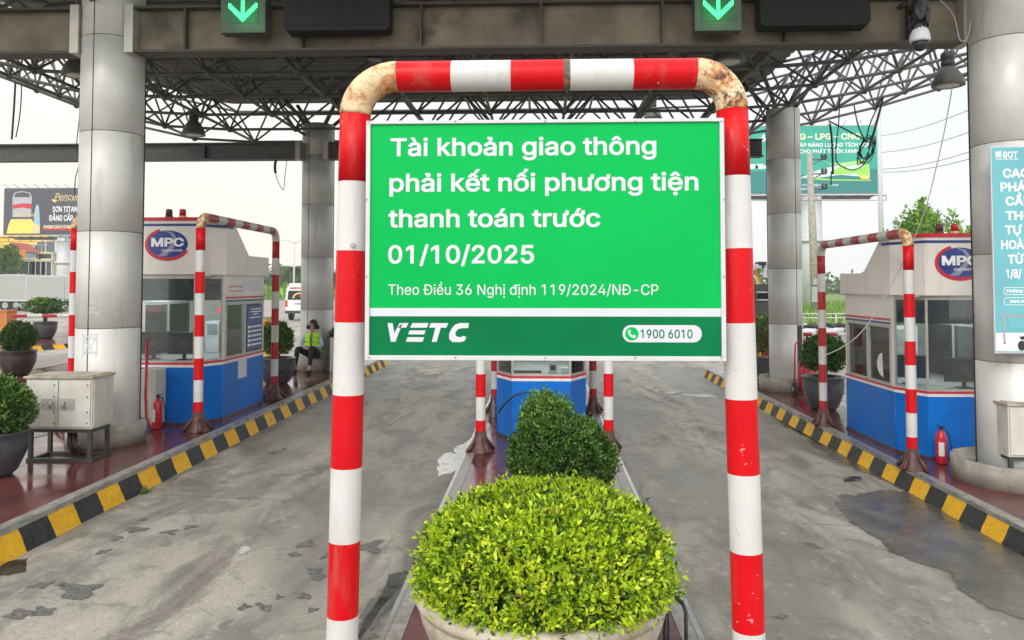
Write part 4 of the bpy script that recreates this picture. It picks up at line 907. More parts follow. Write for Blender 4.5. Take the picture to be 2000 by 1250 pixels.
m = MB(); sx0, sx1 = xc_(162), xc_(193); zb0, zb1 = zc_(697), zc_(650)
ringpoly(m, sx0, sx1, zb0, zb1, .02, .006)
rr = np.random.default_rng(4)
for i in range(26):
    x = sx0+rr.uniform(.02, .17); z = zb0+rr.uniform(.12, .27); w_ = rr.uniform(.006, .02); h_ = rr.uniform(.01, .05); m.add([fn(x, z), fn(x+w_, z), fn(x+w_*.7, z+h_), fn(x+w_*.1, z+h_)], [(0, 1, 2, 3)])
st2 = m.build('torn_sticker', m_swhite, colL); n = 24; m = MB(); fn2 = wrapf(0, 0, .3735); c_ = ((sx0+sx1)/2, zb1-.1)
m.add([fn2(c_[0]+q*math.cos(2*math.pi*i/n), c_[1]+q*math.sin(2*math.pi*i/n)) for q in (.062, .048) for i in range(n)], [(i, (i+1) % n, n+(i+1) % n, n+i) for i in range(n)]); m.build('ban_ring', m_swhite, st2)
lettering('NO', sx0+.05, sx1-.05, zb0+.085, .035, 0, m_swhite, st2, bold=.03, fn=fn2); lettering('MOTORCYCLE', sx0+.015, sx1-.015, zb0+.035, .03, 0, m_swhite, st2, bold=.03, fn=fn2)
# faint stencil at the right frame edge
fn = wrapf(0, 0, .3925); m = MB(); ringpoly(m, -.10, .10, 1.07, 1.34, .006); bike(m, 0, 1.22, .045); s3 = m.build('motorcycle_stencil', m_ghost, colR); lettering('MOTORCYCLES', -.08, .08, 1.10, .025, 0, m_ghost, s3, bold=.03, fn=fn)

# ---- teal banner on the right column
BY = 8.62; bx0, bz1 = W(1934, 286, BY); _, bz0 = W(1945, 690, BY); bx1 = bx0+.86; bo_ = (bx0, BY, bz0)
bn = thing('hanging_banner', 'tall teal banner with white capitals hung on the right column', 'banner', bo_)
m = MB(); m.box(bx0, bx1, BY, BY+.02, bz0, bz1); m.build('board', m_alu, bn, bo_)
m = MB(); m.box(bx0+.012, bx1-.012, BY-.003, BY, bz0+.012, bz1-.012); m.build('print', m_teal, bn, bo_)
def bw_(px): return W(px, 470, BY)[0]
def bh(py): return W(1970, py, BY)[1]
bc = (bx0+bx1)/2
for txt, xl, yb in (('CAO TỐC', 1961, 347), ('PHÁP VÂN', 1956, 374), ('CẦU GIẼ', 1965, 401.5), ('THU PHÍ', 1965, 430), ('TỰ ĐỘNG', 1963, 458), ('HOÀN TOÀN', 1954.5, 486.5), ('TỪ NGÀY', 1967, 515)):
    a = bw_(xl); lettering(txt, a, 2*bc-a, bh(yb), bh(yb-17.5)-bh(yb), BY-.005, m_white_flat, bn, bo_, bold=.028, name='lettering')
lettering('1/8/', bw_(1963), bw_(1993), bh(543), bh(526)-bh(543), BY-.005, m_white_flat, bn, bo_, bold=.028)
lettering('BOT', bw_(1963), bw_(1991), bh(308), bh(296)-bh(308), BY-.005, m_white_flat, bn, bo_, bold=.02)
lettering('PHÁP VÂN CẦU GIẼ', bw_(1949), bw_(1992), bh(312.5), bh(309.5)-bh(312.5), BY-.005, m_white_flat, bn, bo_, bold=.02)
m = MB(); m.flat([(bw_(1948), bh(307)), (bw_(1955), bh(307)), (bw_(1960), bh(296)), (bw_(1948), bh(296))], BY-.005); m.flat([(bw_(1956.5), bh(307)), (bw_(1960), bh(307)), (bw_(1961), bh(300))], BY-.005); m.build('logo_mark', m_white_flat, bn, bo_)
for y0, y1, tx, xa_, xb_ in ((576, 561, 'Hotline:', 1963, 1996), (596, 581, 'www.ve', 1969, 1999)):
    m = MB(); a = rrect(bw_(1957.5), bw_(2060), bh(y0), bh(y1), .03); b = rrect(bw_(1958.5), bw_(2059), bh(y0-1), bh(y1+1), .026); n = len(a)
    m.add([(p[0], BY-.005, p[1]) for p in a+b], [(i, (i+1) % n, n+(i+1) % n, n+i) for i in range(n)]); m.build('outline_badge', m_white_flat, bn, bo_)
    lettering(tx, bw_(xa_), bw_(xb_), bh(y0-4.3), bh(y0-11.5)-bh(y0-4.3), BY-.006, m_white_flat, bn, bo_, bold=.025)
# printed picture of a car under a gantry
m = MB(); m.box(bx0+.012, bx1-.012, BY-.0045, BY-.0035, bh(686), bh(650)); m.build('print_sky', m_bwhite, bn, bo_)
m = MB(); m.flat([(bw_(x), bh(y)) for x, y in ((1950, 684), (1952, 672), (1966, 666), (1980, 655), (2010, 650), (2050, 655), (2060, 684))], BY-.006); m.build('printed_car', m_white_flat, bn, bo_)
m = MB(); m.flat([(bw_(1990+8*math.cos(a)), bh(675+10*math.sin(a))) for a in [2*math.pi*i/20 for i in range(20)]], BY-.007); m.flat([(bw_(x), bh(y)) for x, y in ((1985, 658), (2010, 653), (2012, 660), (1990, 664))], BY-.007); m.build('printed_wheel', m_black, bn, bo_)
m = MB(); m.flat([(bw_(x), bh(y)) for x, y in ((1964, 616), (2060, 628), (2060, 648), (1966, 642))], BY-.006); m.build('printed_gantry', m_teal, bn, bo_)
m = MB(); m.flat([(bw_(x), bh(y)) for x, y in ((1953, 612), (1957, 612), (1959, 672), (1955, 672))], BY-.006); m.flat([(bw_(x), bh(y)) for x, y in ((1957, 612), (2060, 627), (2060, 631), (1957, 616))], BY-.0075); m.build('printed_pole', m_grey, bn, bo_)

# ================================================================== CANOPY: SPACE FRAME AND ROOF SHEET
def zb(x): return 5.84 + (.068*(x-3.6)**1.6 if x > 3.6 else 0) + (.105*(-x-7.6)**1.6 if x < -7.6 else 0)
def zt(x): return zb(x) + .92 + (.10*(x-4)**1.25 if x > 4 else 0) + (.08*(-x-8)**1.3 if x < -8 else 0)
can = thing('canopy', 'grey tubular space frame canopy with a corrugated roof sheet over the lanes', 'canopy', (0, 0, 0))
BXs = [6.47-1.5*k for k in range(-3, 16)][::-1]; BYs = [18.5-1.5*k for k in range(0, 8)][::-1]
TXs = [x+.75 for x in BXs[:-1]]; TYs = [y+.75 for y in BYs]
TXs = [BXs[0]-.75]+TXs+[BXs[-1]+.75]; TYs = [BYs[0]-.75]+TYs
for y in BYs:
    m = MB(); m.tube([(x, y, zb(x)) for x in BXs], .032, 8)
    for x in BXs: m.ell((x, y, zb(x)), (.07, .07, .07), 8, 6)
    m.build('bottom_chord', m_bar, can)
for x in BXs: m = MB(); m.tube([(x, BYs[0], zb(x)), (x, BYs[-1], zb(x))], .032, 8); m.build('cross_chord', m_bar, can)
for y in TYs: m = MB(); m.tube([(x, y, zt(x)) for x in TXs], .030, 8); m.build('top_chord', m_bar, can)
for x in TXs: m = MB(); m.tube([(x, TYs[0], zt(x)), (x, TYs[-1], zt(x))], .030, 8); m.build('purlin', m_bar, can)
for y in BYs:
    m = MB()
    for x in BXs:
        for dx in (-.75, .75):
            for dy in (-.75, .75): m.tube([(x, y, zb(x)), (x+dx, y+dy, zt(x+dx))], .025, 6, caps=False)
    m.build('web_lattice', m_bar, can)
m = MB(); xs_ = [-9.6+i*.62 for i in range(25)]; ny = 176; y0, y1 = 6.6, 18.9
vv = []
for j in range(ny+1):
    y = y0+(y1-y0)*j/ny; dz = (0, .045, .045, 0)[j % 4]
    for x in xs_: vv.append((x, y, zt(x)+.12+dz))
k = len(xs_); m.add(vv, [(j*k+i, j*k+i+1, (j+1)*k+i+1, (j+1)*k+i) for j in range(ny) for i in range(k-1)]); m.keep = True
m.build('roof_sheet', m_sheet, can)
for x, y in ((cLx, cLy), (cRx, cRy), (-5.27, 17.9), (5.26, 16.8)):       # struts from column heads into the frame
    m = MB(); top = 5.7; m.cyl((x, y, top), (x, y, zb(x)+.0), .16, n=16)
    for dx in (-.75, .75):
        for dy in (-.75, .75): m.tube([(x, y, top+.1), (x+dx, y+dy, zt(x)-.0)], .045, 8)
    m.build('support_head', m_bar, can)

# ---- girders between the columns
def girder(label, nm, x0, x1, y, z0, z1, mw, mf, gaps, stiff, hw=.13):
    t = thing(nm, label, 'beam', ((x0+x1)/2, y, z0)); off = ((x0+x1)/2, y, z0)
    segs = []; a = x0
    for g0, g1 in gaps: segs.append((a, g0)); a = g1
    segs.append((a, x1))
    for a, b in segs:
        if b-a < .05: continue
        m = MB(); m.box(a, b, y-.012, y+.012, z0+.03, z1-.03); m.build('web', mw, t, off)
        m = MB(); m.box(a, b, y-hw, y+hw, z0, z0+.03); m.box(a, b, y-hw, y+hw, z1-.03, z1); m.build('flange', mf, t, off)
        x = math.ceil((a+.15)/stiff)*stiff
        while x < b-.1: m = MB(); m.box(x-.012, x+.012, y-hw+.01, y-.012, z0+.03, z1-.03); m.build('stiffener', mf, t, off); x += stiff
    for g0, g1 in gaps:
        for q, sg in ((g0, -1), (g1, 1)):
            m = MB(); m.box(min(q, q-sg*.11)+(.11 if sg > 0 else -.0)*0, max(q, q-sg*.11), y-hw-.015, y+hw+.015, z0-.004, z1+.02); m.build('end_plate', m_frame, t, off)
    return t
nb = girder('sooty steel I-beam carrying the two green arrow signals', 'steel_girder', -14, 8.6, 9.35, 5.20, 5.78, m_beam, m_beamflange, ((cLx-.40, cLx+.40), (cRx-.42, cRx+.42)), 1.47)
fb_ = girder('dark girder crossing between the two far columns', 'steel_girder', -17, 5.0, 17.5, W(800, 310, 17.4)[1], W(800, 276, 17.4)[1], m_fbeam, m_fbeam, ((-5.27-.38, -5.27+.38),), 2.6)

# ---- lane signals: green LED arrows in grey housings
m_sig = M('weathered signal housing', (.075, .08, .075), .55, var=.2, dirt=(.08, .08, .07))
m_led = emit('green led', (.06, 1.0, .28), 2.4); m_ledspill = emit('matrix panel with painted led spill', (.0, .5, .10), .12)  # second one: matrix panel's dim emission imitates the arrow's green spill
def signal(label, loc):
    t = thing('lane_signal', label, 'signal', loc, 'green arrow lane signals')
    m = MB(); m.box(-.275, .275, .0, .17, 0, .62); h = m.build('housing', m_sig, t, bevel=.008)
    m = MB(); m.box(-.19, .19, -.006, 0, .115, .53); m.build('matrix_panel', m_ledspill, t)
    m = MB(); pit = .0155
    def on(i, j):   # columns -12..12, rows 0 at the tip upward
        return (abs(i) <= 1 and 2 <= j <= 25) or (0 <= j-abs(i) <= 4 and j <= 14)
    for i in range(-11, 12):
        for j in range(0, 26):
            if on(i, j): x = i*pit; z = .135+j*pit; m.box(x-.0058, x+.0058, -.010, -.006, z-.0058, z+.0058)
    m.build('arrow', m_led, t)
    m = MB(); m.box(-.04, .04, .17, .21, .1, .6); m.build('bracket', m_fbeam, t); return t
s1x, s1z = W(474, 64, 9.0); s2x, s2z = W(1403, 60, 9.0)
sg = signal('green arrow lane signal above the left lane, beside the near left column', (s1x, 9.0, s1z))
def led_glow(x, z):
    d_ = bpy.data.lights.new('led_glow', 'AREA'); d_.shape = 'SQUARE'; d_.size = .3; d_.energy = 5; d_.color = (.03, 1, .22); o_ = bpy.data.objects.new('led_glow', d_); col.objects.link(o_)
    o_.location = (x, 8.975, z+.33); o_.rotation_euler = (-math.pi/2, 0, 0)   # faces the camera side, the way the arrow shines
    e_ = bpy.data.lights.new('led_spill', 'POINT'); e_.shadow_soft_size = .12; e_.energy = 3; e_.color = (.03, 1, .2); q_ = bpy.data.objects.new('led_spill', e_); col.objects.link(q_); q_.location = (x, 8.80, z+.25)
led_glow(s1x, s1z); led_glow(s2x, s2z)
copy_tree(sg, None, (s2x, 9.0, s2z), 'green arrow lane signal above the right lane, over the rusty elbow')
def vms(px0, px1, py, label):
    x0, z0 = W(px0, py, 8.95); x1, _ = W(px1, py, 8.95); t = thing('message_panel', label, 'display panel', ((x0+x1)/2, 8.95, z0), 'unlit message panels'); h = (x1-x0)/2
    m = MB(); P = [(-h+.03, 0), (h-.03, 0), (h, .04), (h, .72), (-h, .72), (-h, .04)]; m.prism(P, 0, .24); m.build('housing', m_vms, t)
    m = MB(); m.box(-h+.04, h-.04, -.006, 0, .06, .70); m.build('screen', m_vms, t)
    for q in (-.35, .35): m = MB(); m.box(q-.03, q+.03, .24, .40, .2, .6); m.build('bracket', m_fbeam, t)
vms(553, 760, 60, 'unlit black message panel next to the left green arrow'); vms(1486, 1701, 50, 'unlit black message panel next to the right green arrow')

# ---- high-bay lamps hanging in the frame
def lamp(label, loc):
    t = thing('bay_lamp', label, 'lamp', loc, 'bell-shaped lamps hanging from the canopy')
    m = MB(); m.lathe([(.235, 0), (.235, .02), (.225, .06), (.19, .16), (.13, .25), (.09, .30)], n=32); m.build('shade', m_bar, t)
    m = MB(); m.lathe([(.225, .012), (.1, -.01), (.0001, -.015)], n=32); m.build('diffuser', m_lampglass, t)
    m = MB(); m.lathe([(.085, .30), (.10, .34), (.10, .37), (.08, .38), (.10, .41), (.10, .50), (.06, .54)], n=20); m.build('ballast', m_stand, t)
    m = MB(); m.cyl((0, 0, .54), (0, 0, .80), .012, n=8); m.build('hanger', m_dark, t); return t
def lat(px, py, Y): x, z = W(px, py, Y); return (x, Y, z)
lp = lamp('grey bell lamp hanging right of the near left column', lat(378, 264, 15.5))
for px, py, Y, lb in ((150, 148, 12.2, 'grey bell lamp half behind the near left column'), (1424, 122, 11.2, 'grey bell lamp tinted green behind the right rusty elbow'), (1852, 168, 12.0, 'grey bell lamp hanging near the right column'),
                      (1275, 232, 19.8, 'small dark lamp seen under the far canopy edge above the board')): copy_tree(lp, None, lat(px, py, Y), lb)
t = thing('floodlight', 'small dark box floodlight fixed in the roof frame left of the arch', 'floodlight', lat(733, 118, 11.5))
m = MB(); m.box(-.10, .10, -.12, .08, 0, .22); m.build('housing', m_black, t, bevel=.01); m = MB(); m.box(-.12, -.10, -.02, .02, .08, .42); m.box(.10, .12, -.02, .02, .08, .42); m.box(-.12, .12, -.02, .02, .42, .45); m.build('bracket', m_bar, t)

# ---- dome camera wrapped in black plastic
t = thing('dome_camera', 'white hooded dome camera wrapped in torn black plastic on the girder', 'camera', lat(1797, 96, 8.85))
m = MB(); m.lathe([(.105, .08), (.11, .10), (.11, .14), (.095, .20), (.06, .26), (.035, .30)], n=32); m.build('hood', m_swhite, t)
m = MB(); m.ell((0, 0, .06), (.085, .085, .085), 24, 14); m.build('dome', m_black, t)
m = MB(); r2 = np.random.default_rng(3)
for i in range(70):
    a = r2.uniform(0, 6.28); z = r2.uniform(.24, .62); r0 = .05+.045*math.sin((z-.2)*7); v = [(r0*math.cos(a+da)+r2.normal(0, .012), r0*math.sin(a+da)+r2.normal(0, .012), z+dz) for da, dz in ((0, 0), (.7, .02), (.9, -.10), (.2, -.12))]
    m.add(v, [(0, 1, 2, 3)])
m.tube([(0, 0, .28), (.01, 0, .40), (-.01, 0, .52), (0, .1, .64)], [.05, .075, .065, .04], 12); m.build('plastic_wrap', m_black, t)
m = MB(); m.tube([(0, .10, .62), (0, .5, .66)], .03, 8); m.build('arm', m_fbeam, t)

# ---- loose cables
def cable(label, pts, r=.010, mat=None, nm='hanging_cable'):
    P = [Vector(lat(*p)) for p in pts]; Q = []
    for i in range(len(P)-1):
        p0, p1, p2, p3 = P[max(0, i-1)], P[i], P[i+1], P[min(len(P)-1, i+2)]
        for j in range(6):
            u = j/6; Q.append(.5*((2*p1)+(p2-p0)*u+(2*p0-5*p1+4*p2-p3)*u*u+(3*p1-p0-3*p2+p3)*u**3))
    Q.append(P[-1]); m = MB(); m.tube(Q, r, 6); return tag(m.build(nm, mat or m_dark), label, 'cable', 'loose cables under the canopy')
cable('stiff dark cable hanging at the left frame edge down to the far girder', [(31, 140, 16), (28, 200, 16), (23, 272, 16)], .02)
cable('thin curved cable beside the stiff one at the left edge', [(40, 148, 16), (42, 180, 16), (38, 230, 16), (31, 268, 16)], .012)
cable('thin wavy wire hanging left of the near left column', [(156, 190, 15), (155, 230, 15), (150, 280, 15), (154, 320, 15), (147, 350, 15), (146, 385, 15)], .009)
cable('short black connector drop below the far girder', [(539, 312, 17), (537, 325, 17), (538, 338, 17)], .03)
cable('thin looped wire hanging below the far girder', [(538, 338, 17), (542, 352, 17), (553, 371, 17), (556, 350, 17), (560, 312, 17)], .008)
cable('thick black cable hanging in front of the turquoise billboard', [(1712, 208, 14), (1724, 190, 14), (1712, 240, 14), (1697, 290, 14)], .021)
cable('black rod hanging straight down before the billboard', [(1621, 241, 15), (1625, 280, 15), (1627, 340, 15)], .02)
cable('tail wire dangling from the rod end', [(1624, 335, 15), (1623, 350, 15), (1624, 362, 15)], .012)
cable('long slack loop of black cable before the billboard', [(1640, 190, 14.5), (1638, 240, 14.5), (1633, 285, 14.5), (1634, 315, 14.5), (1648, 327, 14.5), (1668, 332, 14.5), (1688, 320, 14.5), (1697, 298, 14.5)], .011)
cable('taut black wire slanting down to the cable coil', [(1618, 236, 14.5), (1650, 252, 14.5), (1694, 276, 14.5)], .014)
cable('wire dropping from the frame into the coil', [(1668, 205, 14.3), (1676, 245, 14.3), (1690, 275, 14.3)], .012)
cable('second wire dropping from the frame edge to the coil', [(1718, 200, 14.3), (1700, 240, 14.3), (1692, 270, 14.3)], .012)
m = MB(); r2 = np.random.default_rng(9)
for i in range(7):
    c = lat(1693+r2.normal()*2.5, 292+r2.normal()*4, 14.2); a, b, th = .10+.05*r2.random(), .17+.10*r2.random(), .35+.5*r2.random()
    m.tube([(c[0]+a*math.cos(q)*math.cos(th)+b*math.sin(q)*math.sin(th)*.6, c[1]+.04*math.sin(q+i), c[2]+b*math.sin(q)*.9-a*math.cos(q)*.3) for q in [2*math.pi*j/18 for j in range(19)]], .008, 6)
tag(m.build('cable_coil', m_dark), 'tangled coil of black cable hanging before the billboard', 'cable')
cable('thin grey wire running from the roof frame down over the right booth', [(1862, 160, 10.2), (1835, 300, 10.0), (1790, 455, 9.8), (1690, 640, 9.75), (1600, 700, 9.72)], .006, m_grey)
cable('thin pale wire looping from the girder by the dome camera', [(1836, 0, 9.0), (1862, 30, 9.0), (1875, 78, 9.0), (1890, 72, 9.0), (1896, 40, 9.0)], .007, m_grey)
for i in range(7):
    px = 640+i*120; cable(f'dark service cable sagging through the roof frame, drop {i+1} from the left', [(px, 180+6*(i % 3), 14.+.3*i), (px+50, 196+5*(i % 2), 14.+.3*i), (px+110, 178, 14.+.3*i)], .010) if False else None

# ================================================================== POTTED SHRUBS
def pot_shrub(label, loc, rb, hb, rim, pal, pm, shape, fz, n, k, L, trunk=True, seed=1, amt=.12):
    t = thing('potted_shrub', label, 'potted plant', loc)
    m = MB(); m.lathe([(rb*.55, 0), (rb*.72, hb*.12), (rb*.95, hb*.5), (rb, hb*.75), (rb*.97, hb*.92), (rim, hb*.97), (rim, hb), (rb*.9, hb), (rb*.85, hb*.9)], n=40); m.build('pot', pm, t)
    m = MB(); m.lathe([(rb*.86, hb*.9), (.0001, hb*.93)], n=24); m.build('soil', m_soil, t)
    m = MB(); r2 = np.random.default_rng(seed)
    for i in range(9):
        a = r2.uniform(0, 6.28); q = r2.uniform(.1, .5)*rb; zz_ = fz+r2.uniform(-.1, .12)
        m.tube([(q*.25*math.cos(a), q*.25*math.sin(a), hb*.9), (q*.5*math.cos(a), q*.5*math.sin(a), (hb+zz_)/2), (q*1.3*math.cos(a+.3), q*1.3*math.sin(a+.3), zz_)], [.018, .012, .006], 6)
    m.build('stems', m_bark, t)
    foliage('foliage', t, (0, 0, fz), shape, n, k, L, pal, m_leaf, depth=amt, low=-.85, spread=.9, width=.42, upb=.4)
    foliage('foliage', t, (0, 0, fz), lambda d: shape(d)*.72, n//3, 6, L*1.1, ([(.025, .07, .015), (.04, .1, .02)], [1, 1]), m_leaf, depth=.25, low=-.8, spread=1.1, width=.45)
    return t
SHP = ellipsoid
x, y = G(33, 733, ZL-.05); pot_shrub('round dark shrub in a wide brown glazed pot left of the white cabinet', (x, y, ZL-.05), .38, .56, .40, DG, m_pot, SHP(.37, .35, .34, seed=11, amp=.14), .86, 1000, 7, .05, seed=2)
pot_shrub('large dark shrub in a grey pot cut by the left frame edge', (W(-24, 900, 7.7)[0], 7.75, ZL), .33, .46, .34, MG, m_potgrey, SHP(.37, .36, .32, seed=12, amp=.12), .68, 1500, 8, .045, seed=3)
x, y = G(88, 661, ZL-.0); pot_shrub('low flat-topped shrub in a dark pot on the far left island', (x, y, ZL), .40, .62, .42, MG, m_potgrey, SHP(.95, .8, .26, seed=13, amp=.15), 1.22, 520, 7, .08, seed=4, amt=.2)
pot_shrub('bushy shrub in a dark grey pot behind the left booth by the worker', (W(541, 720, 15.2)[0], 15.2, ZL), .36, .52, .37, MG, m_potgrey, SHP(.31, .31, .33, seed=14, amp=.2), .86, 1200, 7, .055, seed=5)
pot_shrub('dark bushy shrub in a grey pot behind the right booth by the trolley', (W(1608, 740, 14.2)[0], 14.2, ZR), .36, .60, .38, DG, m_potgrey, SHP(.37, .36, .34, seed=15, amp=.2), .99, 1200, 7, .055, seed=6)
t = thing('planter_box', 'green shrub in a black square planter left of the far right column', 'planter', (W(1489, 725, 19.0)[0], 19.0, ZR))
m = MB(); m.prism([(-.55, .05), (.55, .05), (.62, .50), (-.62, .50)], -.3, .3, 'y'); m.build('box', m_black, t)
foliage('foliage', t, (0, 0, 1.0), SHP(.62, .45, .50, seed=16, amp=.12), 900, 7, .06, MG, m_leaf, depth=.2, low=-.9, spread=.9, width=.4)
t = thing('planter_box', 'tall grey-white planter box with a clipped bush right of the worker column', 'planter', (W(662, 700, 17.4)[0], 17.5, ZL))
m = MB(); m.box(-.17, .45, -.25, .25, 0, .78); m.build('box', m_cab, t, bevel=.01)
m = MB(); m.box(-.26, -.18, -.2, .2, .0, .80); m.build('side_plate', m_stand, t)
foliage('foliage', t, (.1, 0, .86), SHP(.34, .28, .20, seed=17, amp=.12), 350, 7, .05, DG, m_leaf, depth=.15, low=-.4, spread=.9, width=.45)

# ================================================================== EXTINGUISHER TROLLEY, CAMERA POSTS, BARRIERS
x, y = G(1584, 772, ZR); t = thing('extinguisher_trolley', 'red wheeled extinguisher beside the far right column', 'trolley', (W(1577, 740, y)[0], y, ZR))
m = MB(); m.lathe([(.17, .10), (.18, .14), (.18, .62), (.13, .72), (.05, .77)], n=28); m.build('cylinder', m_ext, t)
m = MB(); m.tube([(-.26, 0, .12), (-.25, 0, .75), (-.24, -.02, 1.05), (-.17, -.05, 1.12), (.02, -.05, 1.12)], .016, 8); m.tube([(-.22, .05, .1), (-.02, -.2, .03), (.18, -.22, .03)], .016, 8); m.build('handle_frame', m_ext, t)
m = MB(); m.cyl((-.30, -.03, .13), (-.24, -.03, .13), .13, n=24); wh = m.build('wheel', m_tyre, t); m = MB(); m.cyl((-.31, -.03, .13), (-.235, -.03, .13), .05, n=16); m.build('hub', m_grey, wh)
m = MB(); m.tube([(0, 0, .77), (-.08, -.1, .72), (-.2, -.14, .6), (-.16, -.18, .7), (-.05, -.16, .76)], .018, 8); m.build('hose', m_black, t)

Yp = 24.; x0, z0 = W(1482, 660, Yp)
t = thing('camera_post', 'yellow post with traffic cameras and a black box panel behind the far right column', 'camera post', (x0, Yp, zr(6))); dz = zr(6)
zz2 = lambda py: W(1480, py, Yp)[1]-dz
m = MB(); m.cyl((0, 0, 0), (0, 0, zz2(512)), .055, n=12); m.build('pole', m_yellow, t)
m = MB(); m.box(-.36, .5, -.25, .15, zz2(616), zz2(555)); pb = m.build('control_box', m_stand, t, bevel=.01)
m = MB(); m.box(-.1, .36, -.26, -.25, zz2(589), zz2(568)); m.build('panel_window', m_vms, pb); m = MB(); m.box(-.12, .4, -.27, -.255, zz2(572), zz2(569)); m.box(-.12, .4, -.27, -.255, zz2(587), zz2(584)); m.build('ledge', m_frame, pb)
for px, py, l_ in ((1483, 516, .0), (1495, 520, .3), (1474, 521, -.25)):
    m = MB(); cx, cz = W(px, py, Yp); m.box(cx-x0-.13, cx-x0+.13, -.35, .05, cz-dz-.07, cz-dz+.07); m.build('camera', m_black if l_ == 0 else m_lgrey, t, bevel=.02)
m = MB(); cx, cz = W(1495, 537, Yp); m.cyl((cx-x0-.05, -.3, cz-dz+.04), (cx-x0+.1, .12, cz-dz), .13, n=16); m.tube([(0, 0, cz-dz-.12), (.2, 0, cz-dz-.12), (cx-x0, 0, cz-dz)], .03, 8); m.build('floodlight', m_swhite, t)

def barrier(label, px0, px1, py, Y, hx, base_z, orange):
    xa_, za_ = W(px0, py, Y); xb_, zb__ = W(px1, py+3, Y); t = thing('barrier_gate', label, 'barrier', (hx, Y, base_z)); h = za_-base_z
    m = MB(); n = max(4, round(abs(xb_-xa_)/.42))
    for i in range(n):
        u0, u1 = i/n, (i+1)/n; m.tube([(xa_+(xb_-xa_)*u0-hx, 0, h), (xa_+(xb_-xa_)*u1-hx, 0, h)], .05, 10, i % 2, caps=False)
    m.build('arm', [m_red_old, m_white_old], t)
    m = MB(); m.box(-.20, .2, -.02, .4, 0, h+.12); m.build('cabinet', m_orange if orange else m_yellow, t, bevel=.01)
    m = MB(); m.box(-.22, .22, -.04, .42, h+.12, h+.16); m.build('lid', m_orange if orange else m_grey, t)
    return t
barrier('red and white barrier arm beyond the orange cabinet on the far left', 26, 142, 617, 21.5, W(8, 617, 21.5)[0]-.1, ZL-.05, True)
barrier('short red barrier arm seen behind the left booth', 518, 560, 631, 19.5, W(515, 631, 19.5)[0]-.1, ZL, False)
barrier('red and white barrier arm crossing the lane right of the far column', 1560, 1660, 653, 20.5, W(1660, 655, 20.5)[0]+.3, ZR, False)

# ================================================================== VEHICLES
def wheel_parts(t, x, y, r, w_=.2, ax='x'):
    m = MB(); d = (w_/2, 0, 0) if ax == 'x' else (0, w_/2, 0); c = Vector((x, y, r))
    m.cyl(c-Vector(d), c+Vector(d), r, n=24); wo = m.build('wheel', m_tyre, t); m = MB(); m.cyl(c-Vector(d)*1.04, c+Vector(d)*1.04, r*.55, n=18); m.build('rim', m_grey, wo)
m_vanw = M('white van paint', (.72, .73, .75), .25, var=.03); m_carglass = M('dark car glass', (.012, .016, .018), .08)
YV = 46.; xv, zv = W(583, 623, YV); xv += .05
van = thing('ambulance_van', 'white ambulance van seen from behind across the plaza', 'ambulance', (xv, YV, zr(-9)))
m = MB(); rs = []
for yq, s_ in ((0, .96), (.12, 1.), (3.4, 1.), (4.1, .98), (4.9, .86)):
    top = 2.1 if yq < 3.6 else (1.9 if yq < 4.5 else 1.1); P = [(-.86, .42), (.86, .42), (.93, .9), (.92, 1.15), (.80, top-.12), (.68, top), (-.68, top), (-.80, top-.12), (-.92, 1.15), (-.93, .9)]
    rs.append([(p[0]*s_, yq, p[1]) for p in P])
v = sum(rs, []); n = 10; m.add(v, [tuple(range(n)), tuple(reversed(range(4*n, 5*n)))]+[(j*n+i, j*n+(i+1) % n, (j+1)*n+(i+1) % n, (j+1)*n+i) for j in range(4) for i in range(n)])
m.build('body', m_vanw, van, bevel=.03)
m = MB(); m.flat([(-.74, 1.25), (.74, 1.25), (.68, 1.80), (-.68, 1.80)], -.012); m.build('rear_window', m_carglass, van)
m = MB(); m.box(-.70, .70, .1, 3.0, 2.1, 2.24); m.build('roof_cap', m_vanw, van, bevel=.05)
m = MB(); m.box(-.87, .87, -.08, .04, .42, .60); m.build('bumper', m_stand, van, bevel=.02)
for q in (-1, 1):
    m = MB(); m.box(q*.80-.07, q*.80+.07, -.025, .02, .82, 1.22); m.build('tail_light', emit('tail lamp', (1, .06, .02), .5), van)
    for yq in (.9, 3.9): wheel_parts(van, q*.78, yq, .33)
m = MB(); m.box(-.30, .30, -.02, 0, .98, 1.03); m.build('handle_trim', m_black, van); m = MB(); m.box(-.24, .24, -.015, 0, .74, .90); m.build('number_plate', m_bwhite, van)
lettering('AMBULANCE', -.62, .62, 1.90, .12, -.016, m_ext, van, bold=.03)
m = MB(); m.box(.03, .09, -.02, -.013, 1.42, 1.62); m.box(-.04, .03, -.02, -.013, 1.49, 1.55); m.box(.09, .16, -.02, -.013, 1.49, 1.55); m.build('red_cross', m_ext, van)
m = MB(); a = [(.42*math.cos(q), 1.33+.36*math.sin(q)) for q in [math.pi*(.25+.75*i/12) for i in range(13)]]; b = [(.34*math.cos(q), 1.33+.28*math.sin(q)) for q in [math.pi*(.25+.75*i/12) for i in range(13)]]
m.add([(p[0], -.018, p[1]) for p in a+b], [(i, i+1, 14+i, 13+i) for i in range(12)]); m.build('window_sticker', m_gold, van)

